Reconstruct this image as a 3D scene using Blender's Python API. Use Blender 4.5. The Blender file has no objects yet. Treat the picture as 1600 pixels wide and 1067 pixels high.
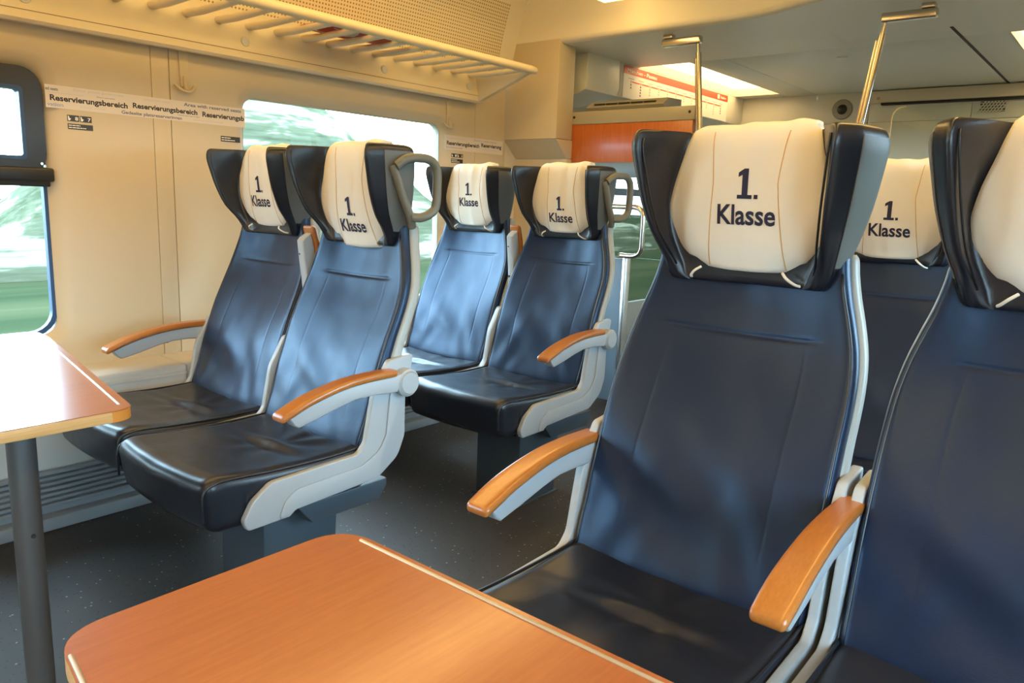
import bpy, bmesh, math, random
import numpy as np
from mathutils import Vector, Matrix, noise

S = bpy.context.scene
C = S.collection
PI = math.pi

# ------------------------------------------------------------------ camera
VPY = (1800.0, 350.0); VPX = (-650.0, 263.0)
CX, CY = 800.0, 533.5
FPX = math.sqrt(-((VPY[0]-CX)*(VPX[0]-CX)+(VPY[1]-CY)*(VPX[1]-CY)))
def _dir(p):
    return Vector((p[0]-CX, -(p[1]-CY), -FPX)).normalized()
ey = _dir(VPY); ex = -_dir(VPX); ez = ex.cross(ey)
rot = Matrix((ex, ey, ez))
cam_d = bpy.data.cameras.new('camera'); cam = bpy.data.objects.new('camera', cam_d); C.objects.link(cam)
cam.matrix_world = Matrix.Translation((0, 0, 1.15)) @ rot.to_4x4()
cam_d.sensor_fit = 'HORIZONTAL'; cam_d.sensor_width = 36.0; cam_d.lens = FPX/1600*36
cam_d.clip_start = 0.02; cam_d.clip_end = 500
S.camera = cam

# ------------------------------------------------------------------ world, exposure
SKY = 18.0
LAMP = 9.5
S.view_settings.view_transform = 'Standard'; S.view_settings.look = 'None'
S.view_settings.gamma = 1.0; S.view_settings.use_curve_mapping = False
S.view_settings.exposure = 0.0
w = bpy.data.worlds.new('sky'); S.world = w; w.use_nodes = True
bg = w.node_tree.nodes['Background']
bg.inputs[0].default_value = (0.55, 0.78, 1.0, 1); bg.inputs[1].default_value = SKY
try:
    S.cycles.use_denoising = True
    S.cycles.max_bounces = 10
    S.cycles.diffuse_bounces = 5
    S.cycles.glossy_bounces = 4
    S.cycles.transparent_max_bounces = 12
    S.cycles.sample_clamp_indirect = 6
except Exception:
    pass

# ------------------------------------------------------------------ materials
MATS = {}
def mat(name, col, rough=0.5, metal=0.0, spec=0.5, emit=None, estr=0.0, coat=0.0, bump=None):
    if name in MATS: return MATS[name]
    m = bpy.data.materials.new(name); m.use_nodes = True
    b = m.node_tree.nodes['Principled BSDF']
    b.inputs['Base Color'].default_value = (*col, 1)
    b.inputs['Roughness'].default_value = rough
    b.inputs['Metallic'].default_value = metal
    b.inputs['Specular IOR Level'].default_value = spec
    b.inputs['Coat Weight'].default_value = coat
    if emit:
        b.inputs['Emission Color'].default_value = (*emit, 1)
        b.inputs['Emission Strength'].default_value = estr
    if bump:
        add_bump(m, *bump)
    MATS[name] = m
    return m
def nodes(m):
    return m.node_tree.nodes, m.node_tree.links, m.node_tree.nodes['Principled BSDF']
def add_bump(m, scale, strength, dist=0.002, detail=3, kind='noise'):
    n, l, b = nodes(m)
    tc = n.new('ShaderNodeTexCoord')
    if kind == 'noise':
        t = n.new('ShaderNodeTexNoise'); t.inputs['Scale'].default_value = scale; t.inputs['Detail'].default_value = detail
        out = t.outputs['Fac']
    else:
        t = n.new('ShaderNodeTexVoronoi'); t.inputs['Scale'].default_value = scale
        out = t.outputs['Distance']
    l.new(tc.outputs['Object'], t.inputs['Vector'])
    bp = n.new('ShaderNodeBump'); bp.inputs['Strength'].default_value = strength; bp.inputs['Distance'].default_value = dist
    l.new(out, bp.inputs['Height']); l.new(bp.outputs['Normal'], b.inputs['Normal'])
    return tc
def ramp_color(m, tex_out, stops):
    n, l, b = nodes(m)
    r = n.new('ShaderNodeValToRGB')
    el = r.color_ramp.elements
    while len(el) < len(stops): el.new(0.5)
    for e, (p, c) in zip(el, stops):
        e.position = p; e.color = (*c, 1)
    l.new(tex_out, r.inputs['Fac']); l.new(r.outputs['Color'], b.inputs['Base Color'])
    return r
def noise_tex(m, scale, detail=3, stretch=(1, 1, 1), rough=0.5, distort=0.0):
    n, l, b = nodes(m)
    tc = n.new('ShaderNodeTexCoord'); mp = n.new('ShaderNodeMapping'); mp.inputs['Scale'].default_value = stretch
    t = n.new('ShaderNodeTexNoise'); t.inputs['Scale'].default_value = scale; t.inputs['Detail'].default_value = detail
    t.inputs['Roughness'].default_value = rough; t.inputs['Distortion'].default_value = distort
    l.new(tc.outputs['Object'], mp.inputs['Vector']); l.new(mp.outputs['Vector'], t.inputs['Vector'])
    return t.outputs['Fac']

M_cream = mat('cream_panel', (0.60, 0.50, 0.34), 0.45, bump=(160, 0.05, 0.001))
M_cream2 = mat('cream_rack', (0.70, 0.61, 0.45), 0.42)
M_ceil = mat('ceiling_paint', (0.82, 0.75, 0.60), 0.5)
M_ceil_g = mat('vestibule_ceiling_paint', (0.76, 0.73, 0.63), 0.38)
M_heater = mat('heater_paint', (0.62, 0.60, 0.55), 0.5)
M_skirt = mat('skirting_grey', (0.26, 0.28, 0.29), 0.45)
M_grey = mat('grey_plastic', (0.36, 0.385, 0.40), 0.42, bump=(400, 0.08, 0.0006))
M_shell = mat('shell_plastic', (0.36, 0.37, 0.34), 0.42, bump=(400, 0.08, 0.0006))
M_handle = mat('handle_plastic', (0.17, 0.165, 0.13), 0.45)
M_steel = mat('brushed_steel', (0.62, 0.56, 0.48), 0.22, metal=1.0)
M_rib = mat('edge_rib_metal', (0.50, 0.44, 0.34), 0.4, metal=0.7)
M_alu = mat('aluminium', (0.70, 0.70, 0.70), 0.3, metal=1.0)
M_pole = mat('table_post_grey', (0.12, 0.12, 0.12), 0.38, metal=0.5)
M_ped = mat('pedestal_grey', (0.045, 0.062, 0.078), 0.45)
M_dark = mat('dark_gap', (0.02, 0.02, 0.02), 0.7)
M_joint = mat('panel_joint', (0.30, 0.22, 0.13), 0.7)
M_black = mat('window_frame_black', (0.018, 0.02, 0.022), 0.35)
M_seal = mat('window_seal_blue', (0.02, 0.06, 0.16), 0.4)
M_ink = mat('print_navy', (0.012, 0.014, 0.05), 0.7)
M_inkb = mat('print_black', (0.015, 0.015, 0.025), 0.6)
M_inkg = mat('print_slate', (0.12, 0.13, 0.24), 0.6)
M_inkl = mat('print_pale_blue', (0.30, 0.35, 0.55), 0.6)
M_inkp = mat('print_pale', (0.55, 0.52, 0.52), 0.6)
M_strip = mat('sticker_film', (0.74, 0.66, 0.56), 0.35)
M_plate = mat('plate_black', (0.03, 0.028, 0.025), 0.4)
M_white = mat('print_white', (0.85, 0.83, 0.78), 0.5)
M_red = mat('sign_red', (0.62, 0.05, 0.015), 0.4)
M_signw = mat('sign_white', (0.86, 0.84, 0.78), 0.4)
M_sidetrim = mat('headrest_side_grey', (0.13, 0.135, 0.125), 0.45, bump=(300, 0.1, 0.0008))
M_seam = mat('seam_thread', (0.62, 0.36, 0.12), 0.7)
M_thread = mat('leather_thread', (0.012, 0.013, 0.02), 0.6)
M_partgrey = mat('partition_grey', (0.42, 0.38, 0.30), 0.4)
M_bluegrey = mat('panel_blue_grey', (0.16, 0.24, 0.32), 0.4)
M_doorg = mat('door_grey', (0.33, 0.35, 0.32), 0.35)
M_lamp = mat('lamp_diffuser', (0.9, 0.8, 0.6), 0.5, emit=(1.0, 0.64, 0.20), estr=LAMP)
M_lamp2 = mat('lamp_diffuser_small', (0.9, 0.8, 0.6), 0.5, emit=(1.0, 0.70, 0.32), estr=5.0)

# leather
M_leather = mat('navy_leather', (0.005, 0.0095, 0.030), 0.42, spec=0.6)
def leather_nodes(m, rlo, rhi):
    n, l, b = nodes(m)
    tc = n.new('ShaderNodeTexCoord')
    v = n.new('ShaderNodeTexVoronoi'); v.inputs['Scale'].default_value = 420
    t = n.new('ShaderNodeTexNoise'); t.inputs['Scale'].default_value = 22; t.inputs['Detail'].default_value = 5
    l.new(tc.outputs['Object'], v.inputs['Vector']); l.new(tc.outputs['Object'], t.inputs['Vector'])
    b1 = n.new('ShaderNodeBump'); b1.inputs['Strength'].default_value = 0.12; b1.inputs['Distance'].default_value = 0.0008
    l.new(v.outputs['Distance'], b1.inputs['Height'])
    b2 = n.new('ShaderNodeBump'); b2.inputs['Strength'].default_value = 0.10; b2.inputs['Distance'].default_value = 0.006
    l.new(t.outputs['Fac'], b2.inputs['Height']); l.new(b1.outputs['Normal'], b2.inputs['Normal'])
    l.new(b2.outputs['Normal'], b.inputs['Normal'])
    mr = n.new('ShaderNodeMapRange'); mr.inputs['To Min'].default_value = rlo; mr.inputs['To Max'].default_value = rhi
    l.new(t.outputs['Fac'], mr.inputs['Value']); l.new(mr.outputs['Result'], b.inputs['Roughness'])
leather_nodes(M_leather, 0.31, 0.42)
M_leather.node_tree.nodes['Principled BSDF'].inputs['Specular Tint'].default_value = (0.50, 0.72, 1.0, 1)
M_leather2 = mat('black_leather', (0.009, 0.012, 0.020), 0.36, spec=0.6)
leather_nodes(M_leather2, 0.26, 0.38)

# cloth
M_cloth = mat('cream_cloth', (0.80, 0.76, 0.67), 0.9, spec=0.15)
M_cloth.node_tree.nodes['Principled BSDF'].inputs['Sheen Weight'].default_value = 0.2
add_bump(M_cloth, 900, 0.25, 0.0008)

# woods
def wood(name, c1, c2, rough, scale, stretch, coat=0.3):
    m = mat(name, c1, rough, coat=coat)
    o = noise_tex(m, scale, 6, stretch, 0.6, 0.4)
    ramp_color(m, o, [(0.30, c1), (0.70, c2)])
    b = m.node_tree.nodes['Principled BSDF']; b.inputs['Coat Roughness'].default_value = 0.15
    return m
M_table = wood('table_laminate', (0.29, 0.076, 0.020), (0.35, 0.102, 0.029), 0.30, 16, (9, 0.6, 9), 0.5)
M_tedge = wood('table_edge_beech', (0.55, 0.30, 0.10), (0.68, 0.42, 0.17), 0.45, 14, (8, 0.5, 30), 0.0)
M_tcorner = mat('table_corner_edge', (0.60, 0.24, 0.04), 0.4)
M_armw = wood('armrest_wood', (0.34, 0.11, 0.016), (0.41, 0.14, 0.025), 0.32, 30, (8, 1, 8), 0.4)
M_panelw = wood('partition_wood', (0.46, 0.105, 0.015), (0.56, 0.15, 0.03), 0.35, 14, (6, 6, 0.5), 0.2)

# floor
M_floor = mat('floor_vinyl', (0.05, 0.05, 0.05), 0.55)
def floor_nodes(m):
    n, l, b = nodes(m)
    tc = n.new('ShaderNodeTexCoord')
    v = n.new('ShaderNodeTexVoronoi'); v.inputs['Scale'].default_value = 60
    l.new(tc.outputs['Object'], v.inputs['Vector'])
    r = n.new('ShaderNodeValToRGB'); r.color_ramp.interpolation = 'CONSTANT'
    e = r.color_ramp.elements; e[0].position = 0; e[0].color = (1, 1, 1, 1); e[1].position = 0.17; e[1].color = (0, 0, 0, 1)
    l.new(v.outputs['Distance'], r.inputs['Fac'])
    r2 = n.new('ShaderNodeValToRGB'); r2.color_ramp.interpolation = 'CONSTANT'
    e = r2.color_ramp.elements; e[0].position = 0; e[0].color = (0.012, 0.012, 0.014, 1); e[1].position = 0.42; e[1].color = (0.012, 0.012, 0.012, 1)
    x = e.new(0.8); x.color = (0.34, 0.32, 0.3, 1)
    sp = n.new('ShaderNodeSeparateColor'); l.new(v.outputs['Color'], sp.inputs['Color']); l.new(sp.outputs['Red'], r2.inputs['Fac'])
    t = n.new('ShaderNodeTexNoise'); t.inputs['Scale'].default_value = 5; l.new(tc.outputs['Object'], t.inputs['Vector'])
    r3 = n.new('ShaderNodeValToRGB'); e = r3.color_ramp.elements; e[0].color = (0.036, 0.035, 0.036, 1); e[1].color = (0.058, 0.056, 0.055, 1)
    l.new(t.outputs['Fac'], r3.inputs['Fac'])
    mx = n.new('ShaderNodeMix'); mx.data_type = 'RGBA'
    l.new(r.outputs['Color'], mx.inputs['Factor']); l.new(r3.outputs['Color'], mx.inputs[6]); l.new(r2.outputs['Color'], mx.inputs[7])
    l.new(mx.outputs[2], b.inputs['Base Color'])
floor_nodes(M_floor)

# perforated panel
M_perf = mat('perforated_panel', (0.72, 0.62, 0.44), 0.5)
def perf_nodes(m):
    n, l, b = nodes(m)
    tc = n.new('ShaderNodeTexCoord'); mp = n.new('ShaderNodeMapping'); mp.inputs['Scale'].default_value = (0, 62, 62)
    l.new(tc.outputs['Object'], mp.inputs['Vector'])
    v = n.new('ShaderNodeTexVoronoi'); v.inputs['Randomness'].default_value = 0.0; v.inputs['Scale'].default_value = 1.0
    l.new(mp.outputs['Vector'], v.inputs['Vector'])
    r = n.new('ShaderNodeValToRGB'); r.color_ramp.interpolation = 'LINEAR'
    e = r.color_ramp.elements; e[0].position = 0.20; e[0].color = (0.30, 0.20, 0.09, 1); e[1].position = 0.30; e[1].color = (0.80, 0.70, 0.50, 1)
    l.new(v.outputs['Distance'], r.inputs['Fac']); l.new(r.outputs['Color'], b.inputs['Base Color'])
perf_nodes(M_perf)

# glass pane: clear with a mirror-like surface reflection
def glass(name, tint, refl=0.08):
    m = bpy.data.materials.new(name); m.use_nodes = True
    n, l = m.node_tree.nodes, m.node_tree.links
    n.remove(n['Principled BSDF']); out = n['Material Output']
    tr = n.new('ShaderNodeBsdfTransparent'); tr.inputs[0].default_value = (*tint, 1)
    gl = n.new('ShaderNodeBsdfGlossy'); gl.inputs['Roughness'].default_value = 0.02
    fr = n.new('ShaderNodeFresnel'); fr.inputs['IOR'].default_value = 1.12
    mx = n.new('ShaderNodeMixShader'); l.new(fr.outputs[0], mx.inputs[0]); l.new(tr.outputs[0], mx.inputs[1]); l.new(gl.outputs[0], mx.inputs[2])
    l.new(mx.outputs[0], out.inputs[0])
    return m
M_glass = glass('window_glass', (0.93, 0.97, 0.96))
M_tint = glass('tinted_glass', (0.50, 0.50, 0.46))

# outdoors
M_field = mat('field_green', (0.10, 0.20, 0.06), 0.9, spec=0.0)
o_ = noise_tex(M_field, 0.25, 4, (1.0, 0.06, 1), 0.6)
ramp_color(M_field, o_, [(0.30, (0.018, 0.027, 0.014)), (0.50, (0.028, 0.038, 0.019)), (0.70, (0.055, 0.058, 0.030))])
M_trees = mat('tree_green', (0.10, 0.16, 0.06), 0.9, spec=0.0)
o_ = noise_tex(M_trees, 1.6, 4, (1, 0.05, 1.0), 0.65)
ramp_color(M_trees, o_, [(0.36, (0.045, 0.052, 0.030)), (0.50, (0.085, 0.090, 0.058)), (0.60, (0.30, 0.28, 0.22))])

# ------------------------------------------------------------------ mesh helpers
def link_mesh(name, me, m, parent=None, loc=None):
    o = bpy.data.objects.new(name, me); C.objects.link(o)
    if m is not None and len(me.materials) == 0: me.materials.append(m)
    if parent is not None: o.parent = parent
    if loc: o.location = loc
    return o
def mk(name, vs, fs, m, parent=None, smooth=False, auto=None):
    me = bpy.data.meshes.new(name); me.from_pydata([tuple(v) for v in vs], [], fs); me.validate()
    bm = bmesh.new(); bm.from_mesh(me); bmesh.ops.recalc_face_normals(bm, faces=bm.faces[:])
    for f in bm.faces: f.smooth = smooth
    if smooth and auto:
        for e in bm.edges:
            if len(e.link_faces) == 2 and e.calc_face_angle(0) > math.radians(auto): e.smooth = False
    bm.to_mesh(me); bm.free()
    me.materials.append(m)
    return link_mesh(name, me, m, parent)
def from_bm(name, bm, m, parent=None, smooth=False, auto=35):
    bmesh.ops.recalc_face_normals(bm, faces=bm.faces[:])
    for f in bm.faces: f.smooth = smooth
    if smooth:
        for e in bm.edges:
            if len(e.link_faces) == 2 and e.calc_face_angle(0) > math.radians(auto): e.smooth = False
    me = bpy.data.meshes.new(name); bm.to_mesh(me); bm.free(); me.materials.append(m)
    return link_mesh(name, me, m, parent)
def empty(name, loc=(0, 0, 0), parent=None):
    o = bpy.data.objects.new(name, None); C.objects.link(o); o.location = loc; o.empty_display_size = 0.05
    if parent: o.parent = parent
    return o
def tag(o, label, cat, group=None, kind=None):
    o['label'] = label
    if cat: o['category'] = cat
    if group: o['group'] = group
    if kind: o['kind'] = kind
    return o
def struct(o, label=None):
    o['kind'] = 'structure'
    if label: o['label'] = label
    return o

def axis(h, r, n, extra=()):
    a = [-h, -h+0.15*r, -h+0.4*r, -h+0.7*r, -h+r]
    a += list(np.linspace(-h+r, h-r, n+1)[1:-1])
    a += [h-r, h-0.7*r, h-0.4*r, h-0.15*r, h]
    a += list(extra)
    a = sorted(a); out = [a[0]]
    for v in a[1:]:
        if v-out[-1] > 1e-4: out.append(v)
    return out
def rounded_box(name, h, r, n, m, parent=None, deform=None, extra=((), (), ()), center=(0, 0, 0), auto=None):
    """closed rounded box from a grid on each side; deform(x,y,z) -> (x,y,z)"""
    A = [axis(h[i], min(r, h[i]*0.98), n[i], extra[i]) for i in range(3)]
    idx = {}; vs = []; fs = []
    r_ = [min(r, h[i]*0.98) for i in range(3)]
    def vert(i, j, k):
        key = (i, j, k)
        if key in idx: return idx[key]
        p = [A[0][i], A[1][j], A[2][k]]
        inn = [max(-(h[q]-r_[q]), min(h[q]-r_[q], p[q])) for q in range(3)]
        d = [p[q]-inn[q] for q in range(3)]
        dl = math.sqrt(sum((d[q]/r_[q])**2 for q in range(3)))
        if dl > 1e-9: p = [inn[q]+d[q]/dl for q in range(3)]
        p = [p[q]+center[q] for q in range(3)]
        if deform: p = deform(*p)
        idx[key] = len(vs); vs.append(p); return idx[key]
    N = [len(a) for a in A]
    for k in (0, N[2]-1):
        for i in range(N[0]-1):
            for j in range(N[1]-1):
                fs.append((vert(i, j, k), vert(i+1, j, k), vert(i+1, j+1, k), vert(i, j+1, k)))
    for j in (0, N[1]-1):
        for i in range(N[0]-1):
            for k in range(N[2]-1):
                fs.append((vert(i, j, k), vert(i+1, j, k), vert(i+1, j, k+1), vert(i, j, k+1)))
    for i in (0, N[0]-1):
        for j in range(N[1]-1):
            for k in range(N[2]-1):
                fs.append((vert(i, j, k), vert(i, j+1, k), vert(i, j+1, k+1), vert(i, j, k+1)))
    return mk(name, vs, fs, m, parent, True, auto)
def box(name, x0, x1, y0, y1, z0, z1, m, parent=None, bev=0.0, seg=2):
    bm = bmesh.new()
    bmesh.ops.create_cube(bm, size=1)
    for v in bm.verts:
        v.co = Vector(((x0+x1)/2+v.co.x*(x1-x0), (y0+y1)/2+v.co.y*(y1-y0), (z0+z1)/2+v.co.z*(z1-z0)))
    if bev > 0:
        bmesh.ops.bevel(bm, geom=bm.edges[:], offset=bev, segments=seg, affect='EDGES', profile=0.5)
    return from_bm(name, bm, m, parent, bev > 0)
def prism(name, pts, d0, d1, m, parent=None, ax='x', bev=0.0, seg=2):
    """polygon extruded along an axis; pts in the other two axes' order"""
    def P(a, b, d):
        return {'x': (d, a, b), 'y': (a, d, b), 'z': (a, b, d)}[ax]
    bm = bmesh.new()
    v0 = [bm.verts.new(P(a, b, d0)) for a, b in pts]; v1 = [bm.verts.new(P(a, b, d1)) for a, b in pts]
    f0 = bm.faces.new(v0); f1 = bm.faces.new(list(reversed(v1)))
    n = len(pts)
    for i in range(n):
        bm.faces.new((v0[i], v0[(i+1) % n], v1[(i+1) % n], v1[i]))
    bmesh.ops.recalc_face_normals(bm, faces=bm.faces[:])
    if bev > 0:
        es = [e for f in (f0, f1) for e in f.edges]
        bmesh.ops.bevel(bm, geom=list(set(es)), offset=bev, segments=seg, affect='EDGES', profile=0.5)
    return from_bm(name, bm, m, parent, True, 30)
def catmull(pts, sub=6, closed=False):
    pts = [Vector(p) for p in pts]; n = len(pts); out = []
    rng = range(n) if closed else range(n-1)
    for i in rng:
        p0 = pts[(i-1) % n] if closed or i > 0 else pts[0]*2-pts[1]
        p1 = pts[i]; p2 = pts[(i+1) % n]
        p3 = pts[(i+2) % n] if closed or i+2 < n else pts[-1]*2-pts[-2]
        for k in range(sub):
            t = k/sub
            out.append(0.5*((2*p1)+(p2-p0)*t+(2*p0-5*p1+4*p2-p3)*t*t+(3*p1-p0-3*p2+p3)*t**3))
    if not closed: out.append(pts[-1])
    return out
def fillet(pts, r, seg=5, closed=False):
    pts = [Vector(p) for p in pts]; n = len(pts); out = []
    for i in range(n):
        if not closed and i in (0, n-1): out.append(pts[i]); continue
        p = pts[i]; a = (pts[i-1]-p); b = (pts[(i+1) % n]-p)
        rr = r[i] if isinstance(r, (list, tuple)) else r
        ang = a.angle(b)
        if ang > PI-0.02 or rr <= 0: out.append(p); continue
        d = min(rr/math.tan(ang/2), a.length*0.49, b.length*0.49)
        p0 = p+a.normalized()*d; p1 = p+b.normalized()*d
        for k in range(seg+1):
            t = k/seg
            out.append((1-t)**2*p0+2*t*(1-t)*p+t*t*p1)
    return out
def fil2(pts, r, seg=5):
    return [(v.x, v.y) for v in fillet([(a, b, 0) for a, b in pts], r, seg, True)]
def tube_geo(path, r, seg=10, closed=False, squash=1.0):
    path = [Vector(p) for p in path]; n = len(path); vs = []; fs = []
    up = None
    for i, p in enumerate(path):
        a = path[i-1] if (i > 0 or closed) else p; b = path[(i+1) % n] if (i < n-1 or closed) else p
        t = (b-a).normalized()
        if up is None:
            up = Vector((0, 0, 1)) if abs(t.z) < 0.9 else Vector((0, 1, 0))
        s = t.cross(up).normalized(); up = s.cross(t).normalized()
        rr = r[i] if isinstance(r, (list, tuple)) else r
        for k in range(seg):
            an = 2*PI*k/seg
            vs.append(p+s*(math.cos(an)*rr*squash)+up*(math.sin(an)*rr))
    for i in range(n if closed else n-1):
        for k in range(seg):
            j = (i+1) % n
            fs.append((i*seg+k, i*seg+(k+1) % seg, j*seg+(k+1) % seg, j*seg+k))
    if not closed:
        fs.append(tuple(range(seg))); fs.append(tuple(range((n-1)*seg, n*seg)))
    return vs, fs
def tube(name, path, r, m, parent=None, seg=10, closed=False, squash=1.0):
    vs, fs = tube_geo(path, r, seg, closed, squash)
    return mk(name, vs, fs, m, parent, True, 50)
def lathe(name, prof, m, parent=None, ax='z', center=(0, 0, 0), seg=24):
    vs = []; fs = []; n = len(prof)
    for i in range(seg):
        a = 2*PI*i/seg
        for r, hgt in prof:
            c, s = r*math.cos(a), r*math.sin(a)
            p = {'z': (c, s, hgt), 'x': (hgt, c, s), 'y': (c, hgt, s)}[ax]
            vs.append((p[0]+center[0], p[1]+center[1], p[2]+center[2]))
    for i in range(seg):
        for k in range(n-1):
            j = (i+1) % seg
            fs.append((i*n+k, i*n+k+1, j*n+k+1, j*n+k))
    fs.append(tuple(i*n for i in range(seg))); fs.append(tuple(i*n+n-1 for i in range(seg)))
    return mk(name, vs, fs, m, parent, True, 35)
def interp(x, xs, ys):
    return float(np.interp(x, xs, ys))
def smooth_interp(x, xs, ys):
    # catmull-like cubic through the points
    if x <= xs[0]: return ys[0]
    if x >= xs[-1]: return ys[-1]
    i = max(k for k in range(len(xs)-1) if xs[k] <= x)
    h = xs[i+1]-xs[i]; t = (x-xs[i])/h
    def sl(k):
        if k == 0: return (ys[1]-ys[0])/(xs[1]-xs[0])
        if k == len(xs)-1: return (ys[-1]-ys[-2])/(xs[-1]-xs[-2])
        return (ys[k+1]-ys[k-1])/(xs[k+1]-xs[k-1])
    m0, m1 = sl(i)*h, sl(i+1)*h
    return (2*t**3-3*t*t+1)*ys[i]+(t**3-2*t*t+t)*m0+(-2*t**3+3*t*t)*ys[i+1]+(t**3-t*t)*m1

# lettering: flat outlines in the XY plane, returned as (verts, faces)
def text_geo(body, size, bold=0.0, sx=1.0, align='LEFT', spacing=1.0):
    cu = bpy.data.curves.new('lettering', 'FONT'); cu.body = body; cu.size = size; cu.offset = bold*size
    cu.align_x = align; cu.resolution_u = 3; cu.space_character = spacing; cu.fill_mode = 'FRONT'
    o = bpy.data.objects.new('lettering', cu); C.objects.link(o)
    bpy.context.view_layer.update()
    me = bpy.data.meshes.new_from_object(o.evaluated_get(bpy.context.evaluated_depsgraph_get()))
    vs = [(v.co.x*sx, v.co.y) for v in me.vertices]; fs = [tuple(p.vertices) for p in me.polygons]
    bpy.data.objects.remove(o); bpy.data.curves.remove(cu); bpy.data.meshes.remove(me)
    return vs, fs
def fit_text(body, width, height_cap, bold=0.0):
    """lettering scaled to an exact width and cap height, origin at its lower left"""
    vs, fs = text_geo(body, 1.0, bold)
    x0 = min(v[0] for v in vs); x1 = max(v[0] for v in vs)
    s = width/(x1-x0); hs = height_cap/0.70
    return [((v[0]-x0)*s, v[1]*hs) for v in vs], fs
def cut_flat(vs, fs, step):
    bm = bmesh.new(); bv = [bm.verts.new((x, y, 0)) for x, y in vs]
    for f in fs:
        try: bm.faces.new([bv[i] for i in f])
        except ValueError: pass
    for axn in (0, 1):
        lo = min(v[axn] for v in vs); hi = max(v[axn] for v in vs); p = lo+step
        while p < hi:
            no = (1, 0, 0) if axn == 0 else (0, 1, 0); co = (p, 0, 0) if axn == 0 else (0, p, 0)
            bmesh.ops.bisect_plane(bm, geom=bm.verts[:]+bm.edges[:]+bm.faces[:], plane_co=co, plane_no=no)
            p += step
    bm.verts.index_update()
    V = [(v.co.x, v.co.y) for v in bm.verts]; F = [tuple(v.index for v in f.verts) for f in bm.faces]
    bm.free(); return V, F

# ================================================================== STRUCTURE
XL, XR = -2.96, 0.50          # inner faces of the side walls
XM = (XL+XR)/2
YB, YE = -2.6, 5.9            # rear and end wall
YP = 3.45                     # where the low vestibule ceiling begins
ZC = 2.0                      # vestibule ceiling

struct(box('floor', -3.1, 0.64, YB-0.1, YE+0.1, -0.06, 0.0, M_floor), 'dark grey speckled vinyl floor of the carriage')

# ---- side walls made of panels with rounded window openings
def rrect(y0, y1, z0, z1, r, n=6):
    pts = []
    for cy, cz, a0 in ((y1-r, z1-r, 0), (y0+r, z1-r, PI/2), (y0+r, z0+r, PI), (y1-r, z0+r, 1.5*PI)):
        for k in range(n+1):
            a = a0+k/n*PI/2; pts.append((cy+r*math.cos(a), cz+r*math.sin(a)))
    return pts
def outer_loop(inner, y0, y1, z0, z1):
    # same number of points on the rectangle: corner arcs collapse to the corners
    n = len(inner)//4; out = []
    cor = [(y1, z1), (y0, z1), (y0, z0), (y1, z0)]
    for q in range(4):
        for k in range(n):
            out.append(cor[q])
    # spread: first and last point of every arc project straight out
    for q in range(4):
        a, b = q*n, q*n+n-1
        ia, ib = inner[a], inner[b]
        if q == 0: out[a] = (y1, ia[1]); out[b] = (ib[0], z1)
        if q == 1: out[a] = (ia[0], z1); out[b] = (y0, ib[1])
        if q == 2: out[a] = (y0, ia[1]); out[b] = (ib[0], z0)
        if q == 3: out[a] = (ia[0], z0); out[b] = (y1, ib[1])
    return out
def window_panel(name, y0, y1, z0, z1, wy0, wy1, wz0, wz1, side, parent):
    s = 1 if side == 'left' else -1
    X = XL if side == 'left' else XR
    r = 0.055
    loops = []
    lip = rrect(wy0-0.05, wy1+0.05, wz0-0.05, wz1+0.05, r+0.04)
    loops.append([(X, a, b) for a, b in outer_loop(lip, y0, y1, z0, z1)])
    loops.append([(X, a, b) for a, b in lip])
    loops.append([(X-s*0.006, a, b) for a, b in rrect(wy0-0.035, wy1+0.035, wz0-0.035, wz1+0.035, r+0.03)])
    loops.append([(X-s*0.020, a, b) for a, b in rrect(wy0-0.012, wy1+0.012, wz0-0.012, wz1+0.012, r+0.012)])
    loops.append([(X-s*0.034, a, b) for a, b in rrect(wy0, wy1, wz0, wz1, r)])
    loops.append([(X-s*0.075, a, b) for a, b in rrect(wy0, wy1, wz0, wz1, r)])
    loops.append([(X-s*0.075, a, b) for a, b in outer_loop(lip, y0, y1, z0, z1)])
    n = len(lip); vs = [p for lp in loops for p in lp]; fs = []
    for i in range(len(loops)):
        j = (i+1) % len(loops)
        for k in range(n):
            fs.append((i*n+k, i*n+(k+1) % n, j*n+(k+1) % n, j*n+k))
    # collapse doubles at the rectangle corners
    bm = bmesh.new(); bv = [bm.verts.new(v) for v in vs]
    for f in fs:
        try: bm.faces.new([bv[i] for i in f])
        except ValueError: pass
    bmesh.ops.remove_doubles(bm, verts=bm.verts[:], dist=1e-5)
    return from_bm(name, bm, M_cream, parent, True, 40)

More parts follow.
